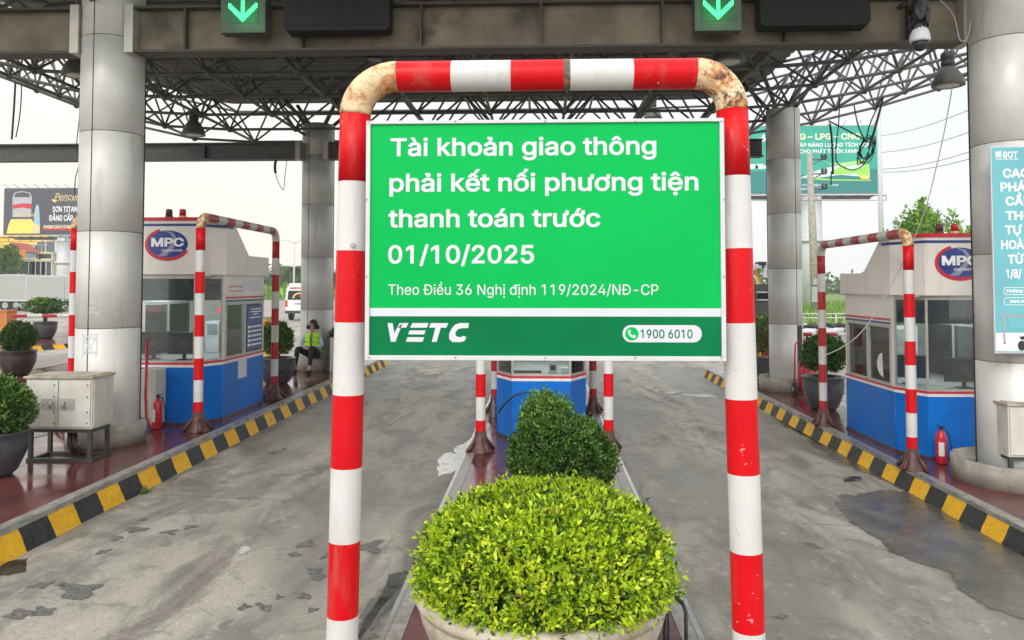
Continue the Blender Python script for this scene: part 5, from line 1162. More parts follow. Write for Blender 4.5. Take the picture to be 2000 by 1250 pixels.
YT = 62.; xt0 = W(-70, 600, YT)[0]; xt1 = W(215, 600, YT)[0]; tz = zr(-9)
tr = thing('box_truck', 'long grey-white box truck parked beyond the far left island', 'truck', (xt0, YT, tz)); Lx = xt1-xt0; xm = W(50, 600, YT)[0]-xt0
zT = lambda py: W(60, py, YT)[1]-tz
m_alucorr = M('ribbed truck box', (.36, .365, .355), .45, metal=.2, var=.08, dirt=(.34, .31, .27), streak=True, dscale=1.2)
for a, b, z1_ in ((0, xm, zT(536)), (xm+.02, Lx, zT(538))):
    m = MB(); m.box(a, b, 0, 2.4, zT(589), z1_); bx_ = m.build('cargo_box', m_alucorr, tr, bevel=.03)
    m = MB(); xq = a
    while xq < b: m.box(xq, xq+.05, -.02, -.002, zT(588), z1_-.03); xq += 2.6
    m.box(a, b, -.025, -.003, z1_-.10, z1_-.02); m.box(a, b, -.025, -.003, zT(588), zT(588)+.10)
    m.build('box_rib', m_lgrey, bx_)
m = MB(); xd = W(108, 600, YT)[0]-xt0; m.box(xd, xd+.75, -.03, -.004, zT(586), zT(543)); m.build('side_door', m_alucorr, tr)
m = MB(); m.box(0, Lx, .3, 2.1, zT(598), zT(589)); m.build('chassis', m_black, tr)
for px in (8, 30, 42, 85, 150, 165): wheel_parts(tr, W(px, 600, YT)[0]-xt0, .25, .48, .3, 'y')
m = MB(); xq = W(100, 600, YT)[0]-xt0; m.box(xq, xq+2.2, .05, .12, zT(600), zT(592)); m.build('side_guard', m_grey, tr)
m = MB(); m.prism([(Lx+.1, .7), (Lx+1.7, .7), (Lx+1.75, 1.5), (Lx+1.4, 2.7), (Lx+.1, 2.7)], .1, 2.3, 'y'); m.build('cab', m_vanw, tr, bevel=.06)
wheel_parts(tr, Lx+.9, .25, .48, .3, 'y')

# parked motorcycles
def bike3(label, loc, rz):
    t = thing('motorcycle', label, 'motorcycle', loc, 'motorcycles parked by the right verge')
    for y in (-.62, .62):
        m = MB(); c = [(0, y+.28*math.cos(q), .30+.28*math.sin(q)) for q in [2*math.pi*i/20 for i in range(21)]]; m.tube(c, .05, 8); wo = m.build('wheel', m_tyre, t); m = MB(); m.cyl((-.03, y, .3), (.03, y, .3), .2, n=16); m.build('rim', m_grey, wo)
    m = MB(); m.tube([(0, -.5, .62), (0, -.1, .60), (0, .25, .55), (0, .45, .85)], [.13, .17, .12, .07], 12); m.build('body', m_swhite, t)
    m = MB(); m.tube([(0, -.72, .80), (0, -.3, .82), (0, .05, .74)], [.08, .13, .10], 10); m.build('seat', m_black, t)
    m = MB(); m.tube([(0, .62, .3), (0, .48, .95)], .035, 8); m.tube([(-.33, .36, 1.02), (0, .46, 1.0), (.33, .36, 1.02)], .02, 8); m.build('handlebar', m_grey, t)
    m = MB(); m.ell((0, .58, .88), (.10, .08, .10), 12, 8); m.build('headlight', m_lampglass, t)
    m = MB(); m.tube([(.12, -.1, .3), (.14, -.7, .38)], [.035, .05], 8); m.build('exhaust', m_grey, t); t.rotation_euler.z = rz; return t
b1 = bike3('white and black motorcycle parked nearest the far right column', (*G(1574, 660, zr(9))[:1], 33., zr(9)), .9); b1.location.x = W(1572, 650, 33)[0]
b2 = copy_tree(b1, None, (W(1592, 650, 34)[0], 34., zr(9)), 'motorcycle parked beside the striped frame post by the verge'); b2.rotation_euler.z = 1.5
b3 = copy_tree(b1, None, (W(1625, 650, 33.5)[0], 33.5, zr(9)), 'motorcycle lying closest to the right booth by the verge'); b3.rotation_euler.z = 1.8
t = thing('raincoat_heap', 'bright red covered bundle left of the far right column', 'bundle', (W(1501, 660, 27)[0], 27., zr(6)))
m = MB(); m.lathe([(.42, 0), (.46, .3), (.38, .75), (.22, 1.05), (.08, 1.2), (.0001, 1.22)], n=20); m.build('cover', m_ext, t)

# ================================================================== BILLBOARDS
YB = 92.; GZL = zr(-9)
def bill(label, px0, px1, pyt, pyb, Y, ppx, pr, gz, mat, nm='billboard'):
    x0, z1 = W(px0, pyt, Y); x1, z0 = W(px1, pyb, Y); xp = W(ppx, 500, Y)[0]; o = (xp, Y, gz)
    t = thing(nm, label, 'billboard', o)
    m = MB(); m.box(x0, x1, Y, Y+.5, z0, z1); m.build('panel', m_grey, t, o)
    m = MB(); m.box(x0+.08, x1-.08, Y-.03, Y, z0+.08, z1-.08); m.build('print', mat, t, o)
    m = MB(); m.cyl((xp, Y+1.0, gz), (xp, Y+1.0, z0-.2), pr, n=24); m.lathe([(pr*1.25, 0), (pr*1.25, .25)], (xp, Y+1., gz+(z0-gz)*.58), 24); m.build('pylon', m_lgrey, t, o)
    m = MB(); 
    for i in range(9): x = x0+(x1-x0)*(i+.5)/9; m.box(x-.05, x+.05, Y+.3, Y+1.6, z0-.3, z0-.1); m.tube([(x, Y-.03, z1), (x, Y-1.0, z1+.35)], .03, 6)
    m.box(x0, x1, Y-1.0, Y-.6, z0-.35, z0-.28); m.box(x0, x1, Y-1.02, Y-.98, z0-.9, z0-.84); [m.box(x0+(x1-x0)*i/8-.03, x0+(x1-x0)*i/8+.03, Y-1.02, Y-.96, z0-.9, z0-.3) for i in range(9)]
    m.box(x0+1, x1-1, Y+.6, Y+1.4, z0-.5, z0-.15); m.build('catwalk', m_fbeam, t, o)
    return t, o
bb1, ob1 = bill('charcoal paint billboard with a yellow plinth picture on a grey pylon', 8, 182, 367, 459, YB, 118, .95, GZL, m_billdark)
bx = lambda px: W(px, 420, YB)[0]
bz = lambda py: W(80, py, YB)[1]
def bp(name, pts, mat, t, o, Y, y, fx, fz): m = MB(); m.flat([(fx(p[0]), fz(p[1])) for p in pts], y); return m.build(name, mat, t, o)
py_ = M('pale yellow print', (.80, .62, .12), .5); ps_ = M('silver print', (.38, .39, .42), .5); pbl = M('pale blue print', (.30, .45, .55), .5)
A = (bb1, ob1, YB)
bp('printed_plinth', [(14, 456), (18, 437), (22, 428), (62, 428), (66, 434), (78, 437), (79, 456)], py_, *A, YB-.04, bx, bz)
bp('printed_plinth_side', [(62, 456), (66, 437), (79, 440), (79, 456)], m_gold, *A, YB-.05, bx, bz)
bp('printed_can', [(25, 424), (24, 385), (28, 376), (42, 373), (58, 376), (62, 385), (61, 424)], ps_, *A, YB-.04, bx, bz)
bp('printed_can_lid', [(27, 385), (30, 377), (42, 375), (56, 377), (59, 385)], m_billdark, *A, YB-.05, bx, bz)
bp('printed_can_label', [(25, 400), (43, 397), (62, 398), (61, 408), (43, 405), (25, 408)], m_ext, *A, YB-.05, bx, bz)
bp('printed_column', [(66, 440), (68, 412), (71, 400), (75, 400), (77, 412), (79, 440)], pbl, *A, YB-.045, bx, bz)
lettering('HERITAGE', bx(30), bx(71), bz(422.5), bz(417)-bz(422), YB-.06, m_gold, bb1, ob1, bold=.014); lettering('PAINT', bx(37), bx(60), bz(432.5), bz(427)-bz(432), YB-.06, m_gold, bb1, ob1, bold=.014)
lettering('Penceo', bx(106), bx(157), bz(391), bz(377)-bz(390), YB-.06, m_gold, bb1, ob1, bold=.0, shear=.35)
bp('underline', [(100, 389), (112, 391), (108, 396), (104, 394)], m_gold, *A, YB-.06, bx, bz)
lettering('POWER STANDARD - BETTER LIFE', bx(109), bx(153), bz(393.5), bz(391.5)-bz(393.5), YB-.06, m_gold, bb1, ob1)
lettering('SƠN TITAN', bx(103), bx(151), bz(414), bz(403.5)-bz(414), YB-.06, m_white_flat, bb1, ob1, bold=.014)
lettering('ĐẲNG CẤP', bx(96.5), bx(143), bz(431.5), bz(420.5)-bz(431.5), YB-.06, m_white_flat, bb1, ob1, bold=.014)
bp('red_strip', [(86, 444), (180, 444), (180, 451), (85, 449)], m_ext, *A, YB-.05, bx, bz)
lettering('PHONG CÁCH TỪ MỌI G', bx(86.5), bx(148), bz(446), bz(440)-bz(446), YB-.06, m_cream_txt, bb1, ob1, bold=.02)

YC = 88.; GZR = zr(9)
bb2, ob2 = bill('turquoise gas billboard with a printed green train on a tall pylon', 1452, 1723, 246, 378, YC, 1590, 1.25, GZR, m_bill)
cx_ = lambda px: W(px, 300, YC)[0]; czz = lambda py: W(1590, py, YC)[1]; B = (bb2, ob2, YC); y1_ = YC-.05
lettering('LNG – LPG – CNG', cx_(1540), cx_(1680), czz(273), czz(261)-czz(273), YC-.06, m_cream_txt, bb2, ob2, bold=.025)
lettering('GIẢI PHÁP NĂNG LƯỢNG TÍCH HỢP', cx_(1522), cx_(1700), czz(287), czz(279.5)-czz(287), YC-.06, m_white_flat, bb2, ob2, bold=.014)
lettering('CHO PHÁT TRIỂN XANH', cx_(1562), cx_(1676), czz(299.5), czz(292)-czz(299.5), YC-.06, m_white_flat, bb2, ob2, bold=.014)
lettering('TỔNG CÔNG TY KHÍ VIỆT NAM - CTCP', cx_(1529), cx_(1636), czz(364), czz(360)-czz(364), YC-.06, m_white_flat, bb2, ob2, bold=.014)
lettering('www.pvgas.com.vn', cx_(1562), cx_(1609), czz(370.5), czz(367.5)-czz(370.5), YC-.06, m_white_flat, bb2, ob2, bold=.02)
plg = M('lime print', (.30, .62, .12), .5); pwh = M('pale blue-white print', (.55, .68, .72), .5); pdt = M('deep teal print', (.02, .20, .21), .5)
bp('printed_field', [(1453, 377), (1453, 335), (1500, 333), (1600, 345), (1722, 330), (1722, 377)], pdt, *B, YC-.035, cx_, czz)
bp('printed_train', [(1560, 348), (1600, 331), (1650, 320), (1688, 316), (1697, 322), (1698, 340), (1690, 346), (1640, 342), (1600, 347)], pwh, *B, YC-.045, cx_, czz)
bp('printed_train_nose', [(1650, 322), (1688, 316), (1697, 322), (1698, 345), (1680, 349), (1672, 339), (1630, 342), (1628, 332)], plg, *B, YC-.05, cx_, czz)
bp('printed_bumper', [(1676, 343), (1698, 344), (1696, 351), (1682, 350)], py_, *B, YC-.055, cx_, czz)
bp('printed_windows', [(1652, 325), (1684, 320), (1684, 328), (1653, 331)], pwh, *B, YC-.055, cx_, czz)
bp('printed_swirl', [(1570, 346), (1620, 350), (1700, 352), (1701, 354), (1620, 353), (1575, 350)], plg, *B, YC-.05, cx_, czz)
bp('printed_swirl', [(1600, 309), (1620, 320), (1660, 316), (1690, 312), (1688, 315), (1650, 321), (1622, 323)], plg, *B, YC-.044, cx_, czz)
for q in (1459, 1475): bp('printed_van', [(q, 330), (q, 321), (q+4, 319), (q+14, 320), (q+21, 324), (q+21, 329)], pwh, *B, YC-.045, cx_, czz)
bp('flame_mark', [(1484, 275), (1482, 268), (1486, 272), (1489, 264), (1494, 261), (1494, 268), (1496, 272), (1492, 276)], m_white_flat, *B, YC-.05, cx_, czz)

# ================================================================== POLES AND WIRES
Ye = 62.; xe, ze = W(1583, 362, Ye); t = thing('power_pole', 'concrete power pole with three bracket arms below the turquoise billboard', 'power pole', (xe+.3, Ye, GZR)); 
hz_ = lambda py: W(1583, py, Ye)[1]-GZR
m = MB(); m.tube([(0, 0, 0), (-.35, 0, hz_(300))], [.38, .22], 12); m.build('shaft', m_conc, t)
for py in (312, 340, 370):
    m = MB(); m.tube([(-.3, -.1, hz_(py)), (.85, -.1, hz_(py))], .06, 6); m.tube([(-.3, -.1, hz_(py+12)), (.5, -.1, hz_(py+1))], .045, 6); a = m.build('bracket_arm', m_fbeam, t)
    for q in (.62, .88): m = MB(); m.lathe([(.06, 0), (.13, .05), (.08, .12), (.15, .2), (.08, .28), (.13, .36), (.05, .45)], (q, -.1, hz_(py)), 10); m.build('insulator', m_dark, a)
m = MB(); [m.tube([(-.12+q, -.05, hz_(560)), (.25+q*2, -.1, 0.2)], .07, 6) for q in (0, .12, .3)]; m.build('orange_conduit', m_orange, t)
m = MB(); m.box(-.45, .35, -.5, -.3, hz_(590), hz_(560)); m.box(-.35, .3, -.48, -.3, hz_(556), hz_(545)); m.build('meter_box', m_grey, t)
Yl = 55.; xl, _ = W(1723, 500, Yl); t = thing('lighting_mast', 'tall thin galvanised mast right of the turquoise billboard', 'mast', (xl, Yl, GZR))
m = MB(); m.tube([(0, 0, 0), (-.10, 0, W(1723, 100, Yl)[1]-GZR)], [.20, .11], 12); m.build('shaft', m_lgrey, t); m = MB(); m.lathe([(.3, 0), (.3, .05), (.22, .4)], n=12); m.build('base', m_lgrey, t)
def street_lamp(label, px, pyt, Y):
    x, z = W(px, pyt, Y); h = z-GZL; t = thing('street_lamp', label, 'street lamp', (x, Y, GZL), 'twin-arm street lamps on the plaza')
    m = MB(); m.tube([(0, 0, 0), (0, 0, h*.97)], [.13, .07], 10); m.build('pole', m_lgrey, t)
    for q in (-1, 1):
        m = MB(); m.tube([(0, 0, h*.94), (q*.7, 0, h*.985), (q*2.0, 0, h)], .05, 8); ar = m.build('arm', m_lgrey, t); m = MB(); m.ell((q*2.2, 0, h), (.40, .13, .09), 12, 8); m.build('lamp_head', m_lgrey, ar)
    return t
street_lamp('twin-arm street lamp above the ambulance', 575, 468, 85.); street_lamp('twin-arm street lamp between the worker column and the striped arch', 660, 481, 92.)
for i, (ya, yb) in enumerate(((262, 190), (293, 240), (325, 282), (330, 300))):
    m = MB(); p0 = W(1700, ya+6, 70.); p1 = W(1990, yb-18, 40.); P = []
    for j in range(25): u = j/24; P.append((p0[0]+(p1[0]-p0[0])*u, 70-30*u, p0[1]+(p1[1]-p0[1])*u-.5*math.sin(math.pi*u)))
    m.tube(P, .022, 5); tag(m.build('power_line', m_fbeam), ('topmost thin power line right of the billboard', 'second thin power line below the topmost one', 'third thin power line, slanting past the mast', 'lowest thin power line right of the mast')[i], 'power line', 'power lines over the right booth')

# ================================================================== BUILDINGS
def building(label, px0, px1, pyt, Y, wallc, wins, roofc=None, extra=None, depth=8, roof='flat'):
    x0, z1 = W(px0, pyt, Y); x1, _ = W(px1, pyt, Y); t = thing('house', label, 'building', (x0, Y, GZL), 'houses beyond the plaza'); w_, h = x1-x0, z1-GZL
    m = MB(); m.box(0, w_, 0, depth, 0, h); m.build('wall', wallc, t)
    if roof == 'gable':
        m = MB(); m.prism([(-.4, h), (w_+.4, h), (w_*.55, h+1.3)], -.4, depth+.4, 'y'); m.build('roof', roofc, t)
    else: m = MB(); m.box(-.15, w_+.15, -.2, depth+.2, h, h+.3); m.build('cornice', roofc or wallc, t)
    for px, py, ww, hh in wins:
        xc, zc = W(px, py, Y); xc -= x0; zc -= GZL
        m = MB(); m.box(xc-ww/2-.12, xc+ww/2+.12, -.08, .02, zc-hh/2-.12, zc+hh/2+.12); f = m.build('window', m_bwhite, t); m = MB(); m.box(xc-ww/2, xc+ww/2, -.10, -.085, zc-hh/2, zc+hh/2); m.build('pane', m_carglass2, f)
        m = MB(); m.box(xc-.05, xc+.05, -.13, -.105, zc-hh/2, zc+hh/2); m.build('mullion', m_bwhite, f)
    return t, x0, h
m_carglass2 = M('window glass', (.09, .11, .12), .2)
my = M('yellow render', (.78, .52, .09), .8, var=.12, scale=.8, dirt=(.5, .38, .14)); my2 = M('pale yellow render', (.62, .54, .32), .8, var=.1, scale=.8, dirt=(.4, .36, .26)); mblue = M('pale blue render', (.42, .52, .60), .8, var=.08, scale=.8, dirt=(.3, .34, .36)); mtile = M('red roof tiles', (.38, .07, .05), .7, var=.2)
mgy = M('grey render', (.46, .49, .54), .8, var=.08)
building('pale yellow house with shuttered windows behind the truck', 47, 100, 511, 100, my2, [(57, 525, 1.8, 2.6), (70, 524, .9, 2.0), (81, 525, .9, 2.0), (91, 526, 1.3, 2.6)])
t, x0, h = building('tall yellow house behind the pale one, below the dark billboard', -6, 92, 464, 124, my, [(90, 490, 3.0, 3.0), (66, 492, 1.6, 2.2)])
building('pale blue house with a red tiled roof at the far left', 2, 48, 492, 104, mblue, [(20, 500, 1.8, 2.8), (38, 524, 1.7, 2.9)], mtile, roof='gable', depth=2.5)
m = MB(); xq, zq = W(39, 512, 103.2); m.box(xq-.8, xq+.75, 103.2, 103.35, zq, zq+1.7); tag(m.build('orange_tarpaulin', m_orange), 'bright orange tarpaulin hung on the pale blue house', 'tarpaulin')
building('grey-white block with small windows behind the billboard pylon', 108, 172, 458, 112, mgy, [(140, 500, .9, 1.1), (140, 530, .9, 1.1)])
t2, x0, h = building('low roof terrace house in front of the tall yellow one', 52, 96, 496, 108, my2, [(75, 503, 4., 1.0)])
m = MB(); [m.box(x, x+.07, -.1, 0, h+.3, h+1.3) for x in np.arange(.2, 3.0, .5)]; m.box(.1, 3.1, -.1, 0, h+1.25, h+1.35); m.build('railing', m_grey, t2)
for i, (px, py, w_, h_) in enumerate(((1607, 560, 9, 16), (1617, 566, 12, 13), (1598, 570, 8, 11), (1632, 568, 10, 12))):
    Y = 420; x, z = W(px, py, Y); t = thing('apartment_block', ('hazy tower block on the right horizon, tallest of its cluster', 'hazy wide block on the right horizon beside the tallest', 'hazy low block leftmost on the right horizon', 'hazy block nearest the right booth on the horizon')[i], 'building', (x, Y, GZR), 'hazy blocks on the right horizon')
    m = MB(); m.box(-w_/2, w_/2, 0, 10, 0, z-GZR); m.build('wall', mgy, t)
    m = MB(); [m.box(-w_/2+.6, w_/2-.6, -.08, -.01, q, q+1.2) for q in np.arange(3, z-GZR-1, 3.2)]; m.build('window', m_carglass2, t); m = MB(); m.box(-1.5, 1.5, 3, 6, z-GZR, z-GZR+2); m.build('stair_tower', mgy, t)
# fence on the right verge
t = thing('guard_rail', 'thin grey railing along the grass right of the power pole', 'railing', (W(1565, 600, 38)[0], 38, zr(9)))
m = MB(); [m.cyl((0, 0, q), (7, .5, q), .03, n=6) for q in (1.15, .95)]; m.build('rail', m_lgrey, t)
for i in range(5): m = MB(); m.cyl((i*1.7, i*.12, 0), (i*1.7, i*.12, 1.15), .03, n=6); m.build('rail_post', m_lgrey, t)

# ================================================================== TREES
FAR = ([(.06, .12, .03), (.09, .17, .045), (.045, .095, .03), (.12, .20, .06)], [3, 3, 2, 1])
BRT = ([(.14, .30, .035), (.22, .42, .05), (.09, .21, .03), (.30, .50, .08)], [3, 3, 2, 1])
def tree(label, loc, h, rx, rz_, n, L, pal, seed, group, th=.12, clumps=7):
    t = thing('leafy_tree', label, 'tree', loc, group); r2 = np.random.default_rng(seed)
    m = MB(); m.tube([(0, 0, 0), (.05, 0, h*.4), (0, .05, h*.85)], [th, th*.7, th*.25], 8); C = []
    for i in range(clumps):
        a = r2.uniform(0, 6.28); q = r2.uniform(.3, .8); c = (rx*q*math.cos(a), rx*q*math.sin(a), h-rz_*(1.1-r2.uniform(-.1, .85))); C.append(c)
        m.tube([(0, 0, h*.45), (c[0]*.5, c[1]*.5, (h*.45+c[2])/2+.1), c], [th*.4, th*.25, th*.08], 6)
    m.build('trunk', m_bark, t); Ps, Ds = [], []
    for c in C:
        k = n//clumps; d = unit(r2.normal(size=(k, 3))); rr = r2.uniform(.35, 1, (k, 1))**.5; sc = np.array([rx*.48, rx*.48, rz_*.42]); Ps.append(np.array(c)+d*rr*sc); Ds.append(unit(d+r2.normal(size=(k, 3))*.5+np.array([0, 0, .3])))
    p, d, ln, tn, D2 = sprigs(np.concatenate(Ps), np.concatenate(Ds), 6, L, .9, *pal, jitter=L*.25)
    leaf_mesh('crown', p, d, ln, .42, tn, m_leaf_far, t); return t
for i, (px, py, Y, lb) in enumerate(((1748, 430, 30., 'small pale leafy treetop just right of the mast behind the right booth'), (1790, 405, 29., 'tallest bright leafy tree behind the right booth roof'), (1838, 415, 31., 'bright leafy tree behind the right booth beacon'),
                                     (1880, 408, 30., 'bright leafy tree half hidden by the right column'))):
    x, z = W(px, py, Y); tree(lb, (x, Y, zr(9)), z-zr(9), (.5, .8, .75, .7)[i], (1.2, 2.0, 1.8, 1.8)[i], (130, 420, 330, 330)[i], .17, BRT, 60+i, 'trees behind the right booth', .09)
x, z = W(4, 480, 96); tree('dark green tree before the pale blue house at the left edge', (x, 96, GZL), z-GZL, 2.3, 3.0, 700, .32, MG, 71, None, .3)
for i, (px, py, Y, rx) in enumerate(((524, 536, 165, 6), (546, 545, 150, 5), (590, 540, 160, 6), (618, 530, 170, 7), (648, 535, 158, 6), (662, 528, 175, 6))):
    x, z = W(px, py, Y); tree(('round far tree left of the palm', 'low far tree directly behind the ambulance', 'far tree right of the palm', 'far tree hidden mostly by the worker column', 'far tree between worker column and arch', 'taller far tree touching the striped arch post')[i], (x, Y, GZL), max(4.5, z-GZL+.4), rx, 3.2, 420, .65, FAR, 80+i, 'far trees across the plaza', .25)
# palm
xp, zp = W(570, 524, 120); t = thing('palm_tree', 'single palm with drooping fronds behind the ambulance', 'palm', (xp, 120, GZL)); hp_ = zp-GZL
m = MB(); m.tube([(0, 0, 0), (.15, 0, hp_*.5), (0, 0, hp_)], [.3, .2, .17], 10); m.build('trunk', m_bark, t)
for i in range(13):
    a = 2*math.pi*i/13+.2; el_ = .9-.5*(i % 3); Pp = []
    for j in range(12): u = j/11; Pp.append(np.array([math.cos(a)*3.2*u, math.sin(a)*3.2*u, hp_+el_*2.4*u-3.0*u*u]))
    pos, dr = [], []
    for j in range(1, 12):
        tg = Pp[j]-Pp[j-1]; tg = tg/np.linalg.norm(tg); sd_ = np.cross(tg, [0, 0, 1])
        for q in (-1, 1):
            for e_ in (0, .5): pos.append(Pp[j-1]+(Pp[j]-Pp[j-1])*e_); dr.append(tg*.6+sd_*q*.8+np.array([0, 0, -.45]))
    pos, dr = np.array(pos), np.array(dr); leaf_mesh('frond', pos, dr, np.full(len(pos), 1.0), .14, tones(len(pos), *FAR), m_leaf_far, t)
# far woods: one mass
Pw = []
for i in range(2600):
    x = rng.uniform(-330, 330); y = rng.uniform(205, 260); hh = 5.5+2.5*math.sin(x*.05)+2*math.sin(x*.13+1)+1.5*math.sin(x*.31); Pw.append((x, y, GZL+rng.uniform(0, 1)**.7*max(2, hh)))
Pw = np.array(Pw); p, d, ln, tn, D2 = sprigs(Pw, unit(rng.normal(size=Pw.shape)+np.array([0, -.4, .6])), 5, 1.9, 1., *FAR, jitter=.6)
far = leaf_mesh('woods', p, d, ln, .55, tn, m_leaf_far, None); far['kind'] = 'stuff'; far['label'] = 'line of hazy far-off trees along the horizon'
# verge scrub on the right, stuff nobody could count
Pg = []
for i in range(2600):
    y = rng.uniform(40, 95); x = rng.uniform(11+(y-40)*.1, 14+y*.75); Pg.append((x, y, zr(9)+.05))
Pg = np.array(Pg); Pg = Pg[Pg[:, 0] > .30*Pg[:, 1]]; p, d, ln, tn, D2 = sprigs(Pg, unit(np.array([[0, 0, 1.]])+rng.normal(size=Pg.shape)*.25), 5, .8, .5, *BRT, jitter=.25)
vg = leaf_mesh('tall_grass', p, d, ln, .12, tn, m_leaf_far, None); vg['kind'] = 'stuff'; vg['label'] = 'tall bright grass on the right verge'
Pg = np.array([(rng.uniform(-60, -14), rng.uniform(108, 150), GZL+rng.uniform(0, 1.8)) for i in range(900)]); p, d, ln, tn, D2 = sprigs(Pg, unit(np.array([[0, 0, 1.]])+rng.normal(size=Pg.shape)*.4), 5, 1.0, .7, *BRT, jitter=.3)
vg = leaf_mesh('undergrowth', p, d, ln, .3, tn, m_leaf_far, None); vg['kind'] = 'stuff'; vg['label'] = 'green scrub along the far side of the plaza'
p, d, ln, tn, D2 = sprigs(wp[:, :3], unit(np.array([[0, 0, 1.]])+rng.normal(size=wp.shape)*.5), 5, .05, .7, *MG); wd = leaf_mesh('weeds', p, d, ln, .2, tn, m_leaf, None); wd['kind'] = 'stuff'; wd['label'] = 'tuft of weeds at the foot of the striped kerb'

# ================================================================== HAZE
m = MB(); m.box(-465, 465, -45, 705, -1.3, 27); hz0 = m.build('haze', bpy.data.materials.new('haze')); hz0['kind'] = 'stuff'; hz0['label'] = 'pale morning haze over the whole plaza'
hm = hz0.data.materials[0]; hm.use_nodes = True; hm.node_tree.nodes.clear(); ho = hm.node_tree.nodes.new('ShaderNodeOutputMaterial'); hv = hm.node_tree.nodes.new('ShaderNodeVolumePrincipled')
hv.inputs['Color'].default_value = (.93, .94, .95, 1); hv.inputs['Density'].default_value = .0006; hv.inputs['Anisotropy'].default_value = .2; hm.node_tree.links.new(hv.outputs[0], ho.inputs['Volume'])

# ================================================================== THE SEATED WORKER
skin = M('skin', (.46, .27, .19), .5, var=.05); shirt = M('pale blue shirt', (.34, .48, .62), .8, var=.1); trousers = M('black trousers', (.018, .018, .022), .85); vestm = M('lime safety vest', (.50, .85, .02), .6, var=.05)
hairm = M('black hair', (.012, .010, .010), .45); maskm = M('black face mask', (.012, .012, .014), .8); reflm = M('silver reflective tape', (.72, .74, .74), .3); shoem = M('black shoes', (.02, .02, .02), .6)
PX, PYw = W(606, 700, 17.1)[0], 17.38
person = thing('person', 'woman in a lime safety vest and black face mask sitting on the column plinth', 'person', (PX, PYw, ZL))
# joints: (x right, y away from camera, z up); seat of the plinth is at z=.33
J = {'pel': ((.0, .0, .42), .145), 'wst': ((.0, -.03, .56), .125), 'chs': ((-.02, -.05, .74), .135), 'nkb': ((-.02, -.04, .87), .062), 'nck': ((-.03, -.05, .93), .050),
     'hd0': ((-.04, -.06, .99), .082), 'hd1': ((-.035, -.055, 1.07), .092), 'hd2': ((-.025, -.045, 1.13), .060),
     'shL': ((-.17, -.04, .83), .062), 'elL': ((-.27, -.14, .60), .042), 'wrL': ((-.13, -.30, .55), .028), 'haL': ((-.07, -.34, .55), .032),
     'shR': ((.13, -.04, .83), .062), 'elR': ((.24, -.12, .60), .042), 'wrR': ((.10, -.29, .57), .028), 'haR': ((.03, -.33, .57), .032),
     'hpL': ((-.10, -.04, .40), .110), 'knL': ((-.26, -.38, .56), .072), 'anL': ((-.30, -.42, .11), .040), 'toL': ((-.37, -.56, .04), .038),
     'hpR': ((.10, -.04, .40), .110), 'knR': ((.06, -.42, .57), .072), 'anR': ((.03, -.42, .11), .040), 'toR': ((.02, -.58, .04), .038)}
E_ = [('pel', 'wst'), ('wst', 'chs'), ('chs', 'nkb'), ('nkb', 'nck'), ('nck', 'hd0'), ('hd0', 'hd1'), ('hd1', 'hd2'), ('chs', 'shL'), ('shL', 'elL'), ('elL', 'wrL'), ('wrL', 'haL'), ('chs', 'shR'), ('shR', 'elR'), ('elR', 'wrR'), ('wrR', 'haR'),
      ('pel', 'hpL'), ('hpL', 'knL'), ('knL', 'anL'), ('anL', 'toL'), ('pel', 'hpR'), ('hpR', 'knR'), ('knR', 'anR'), ('anR', 'toR')]
for h, sg in (('haL', 1), ('haR', -1)):
    c = Vector(J[h][0])
    for f in range(4):
        k1, k2 = f'{h}{f}a', f'{h}{f}b'; o = Vector((sg*.028, -.018+.0*f, .020-.014*f)); L_ = (.038, .044, .040, .030)[f]
        J[k1] = (tuple(c+o), .0095); J[k2] = (tuple(c+o+Vector((sg*L_*.75, -L_*.35, -.014))), .0075); E_ += [(h, k1), (k1, k2)]
    J[h+'ta'] = (tuple(c+Vector((0, -.02, .032))), .010); J[h+'tb'] = (tuple(c+Vector((sg*.02, -.035, .045))), .008); E_ += [(h, h+'ta'), (h+'ta', h+'tb')]
ks = list(J); me = bpy.data.meshes.new('body'); me.from_pydata([J[k][0] for k in ks], [(ks.index(a), ks.index(b)) for a, b in E_], [])
bo2 = bpy.data.objects.new('body', me); col.objects.link(bo2); sk = bo2.modifiers.new('skin', 'SKIN'); sk.use_smooth_shade = True
for i, k in enumerate(ks): me.skin_vertices[0].data[i].radius = (J[k][1], J[k][1]*(.8 if k in ('wst', 'chs', 'pel') else 1)); me.skin_vertices[0].data[i].use_root = (k == 'pel')
ss = bo2.modifiers.new('sub', 'SUBSURF'); ss.levels = 2; ss.render_levels = 2
bpy.context.view_layer.update(); dg = bpy.context.evaluated_depsgraph_get(); nm_ = bpy.data.meshes.new_from_object(bo2.evaluated_get(dg)); bpy.data.objects.remove(bo2)
body = bpy.data.objects.new('body', nm_); col.objects.link(body); body.parent = person
for mt in (skin, shirt, trousers): nm_.materials.append(mt)
bones = [(Vector(J[a][0]), Vector(J[b][0]), a, b) for a, b in E_]
def which(c):
    best = (9, None, 0)
    for p, q, a, b in bones:
        d = q-p; u = max(0, min(1, (c-p).dot(d)/d.length_squared)); e = (c-(p+d*u)).length - (J[a][1]*(1-u)+J[b][1]*u)
        if e < best[0]: best = (e, (a, b), u)
    return best[1], best[2]
for p in nm_.polygons:
    (a, b), u = which(p.center); p.use_smooth = True
    if a[:2] in ('hp', 'kn') or b[:2] in ('hp', 'kn') or (a == 'pel' and u < .6): mi = 2
    elif a[:2] in ('an',): mi = 0
    elif a[:2] == 'ha' or (a[:2] == 'wr') or a in ('nck', 'hd0', 'hd1') or (a == 'nkb' and u > .3): mi = 0
    else: mi = 1
    if a[:2] == 'kn' and u > .82: mi = 0
    p.material_index = mi
hc = Vector((-.035, -.055, 1.065))
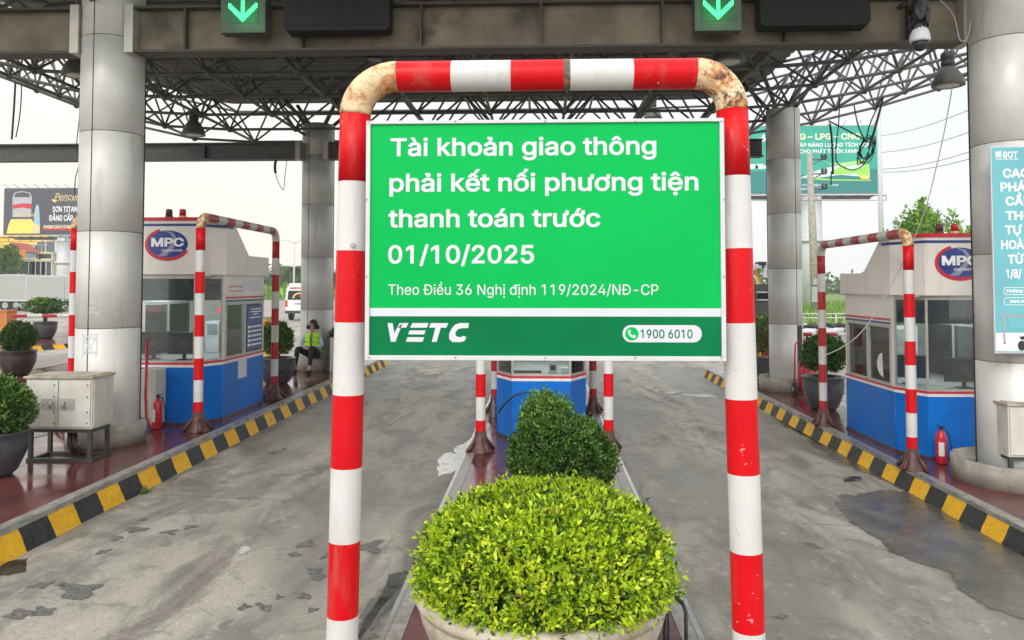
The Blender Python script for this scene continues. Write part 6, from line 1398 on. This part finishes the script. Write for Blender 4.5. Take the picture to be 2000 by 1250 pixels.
m = MB(); m.ell((hc.x+.02, hc.y+.025, hc.z+.025), (.102, .100, .098), 20, 14); m.ell((hc.x+.105, hc.y+.06, hc.z-.055), (.055, .05, .05), 14, 10); m.ell((hc.x+.03, hc.y+.02, hc.z-.05), (.07, .08, .06), 14, 10); m.build('hair', hairm, person)
m = MB()   # mask over the nose and mouth; the face looks to the left and a little to the camera
m.ell((hc.x-.062, hc.y-.045, hc.z-.050), (.055, .060, .050), 18, 12); m.tube([(hc.x-.07, hc.y-.09, hc.z-.03), (hc.x+.0, hc.y-.095, hc.z-.0), (hc.x+.045, hc.y-.07, hc.z+.01)], .005, 6); m.build('face_mask', maskm, person)
m = MB(); m.ell((hc.x-.045, hc.y-.025, hc.z+.005), (.055, .066, .052), 18, 12); m.ell((hc.x-.100, hc.y-.035, hc.z-.005), (.016, .015, .02), 10, 8); m.ell((hc.x+.03, hc.y-.092, hc.z-.01), (.018, .012, .028), 10, 8); m.build('face', skin, person)
m = MB(); [m.ell((hc.x+a, hc.y+b, hc.z+.012), (.012, .008, .006), 8, 6) for a, b in ((-.088, -.068), (-.096, -.005))]; [m.tube([(hc.x+a-.014, hc.y+b, hc.z+.03), (hc.x+a+.012, hc.y+b-.006, hc.z+.034)], .004, 5) for a, b in ((-.08, -.070),)]; m.build('eyes', hairm, person)
# vest: an open-fronted shell round the torso
m = MB(); n = 28; rows = [(.46, .185, .150), (.56, .170, .140), (.66, .172, .145), (.76, .182, .150), (.84, .165, .120), (.875, .105, .085)]
V = []
for z, a, b in rows:
    for i in range(n+1): q = -math.pi/2+.16+(2*math.pi-.32)*i/n; V.append((-.01+a*math.cos(q), -.04+b*math.sin(q), z))
fs = []; mi = []
for j in range(len(rows)-1):
    for i in range(n):
        side = abs(math.cos(-math.pi/2+.16+(2*math.pi-.32)*(i+.5)/n)) > .90 and j >= 3
        if not side: m.add([V[j*(n+1)+i], V[j*(n+1)+i+1], V[(j+1)*(n+1)+i+1], V[(j+1)*(n+1)+i]], [(0, 1, 2, 3)], 0, True)
vo = m.build('safety_vest', vestm, person); so2 = vo.modifiers.new('thick', 'SOLIDIFY'); so2.thickness = .012
m = MB()
for z0, z1, a, b in ((.68, .725, .186, .158), (.52, .56, .185, .155)):
    vv = [(-.01+a*math.cos(q), -.04+b*math.sin(q), z) for z in (z0, z1) for q in [-math.pi/2+.18+(2*math.pi-.36)*i/n for i in range(n+1)]]; m.add(vv, [(i, i+1, n+2+i, n+1+i) for i in range(n)])
m.build('reflective_tape', reflm, person)
for ax, ay in ((-.33, -.49), (.025, -.50)):
    m = MB(); m.tube([(ax+.03 if ax < 0 else ax, ay+.11, .045), (ax, ay, .05), (ax-.03 if ax < 0 else ax-.005, ay-.12, .038)], [.045, .052, .034], 12); m.build('shoe', shoem, person)
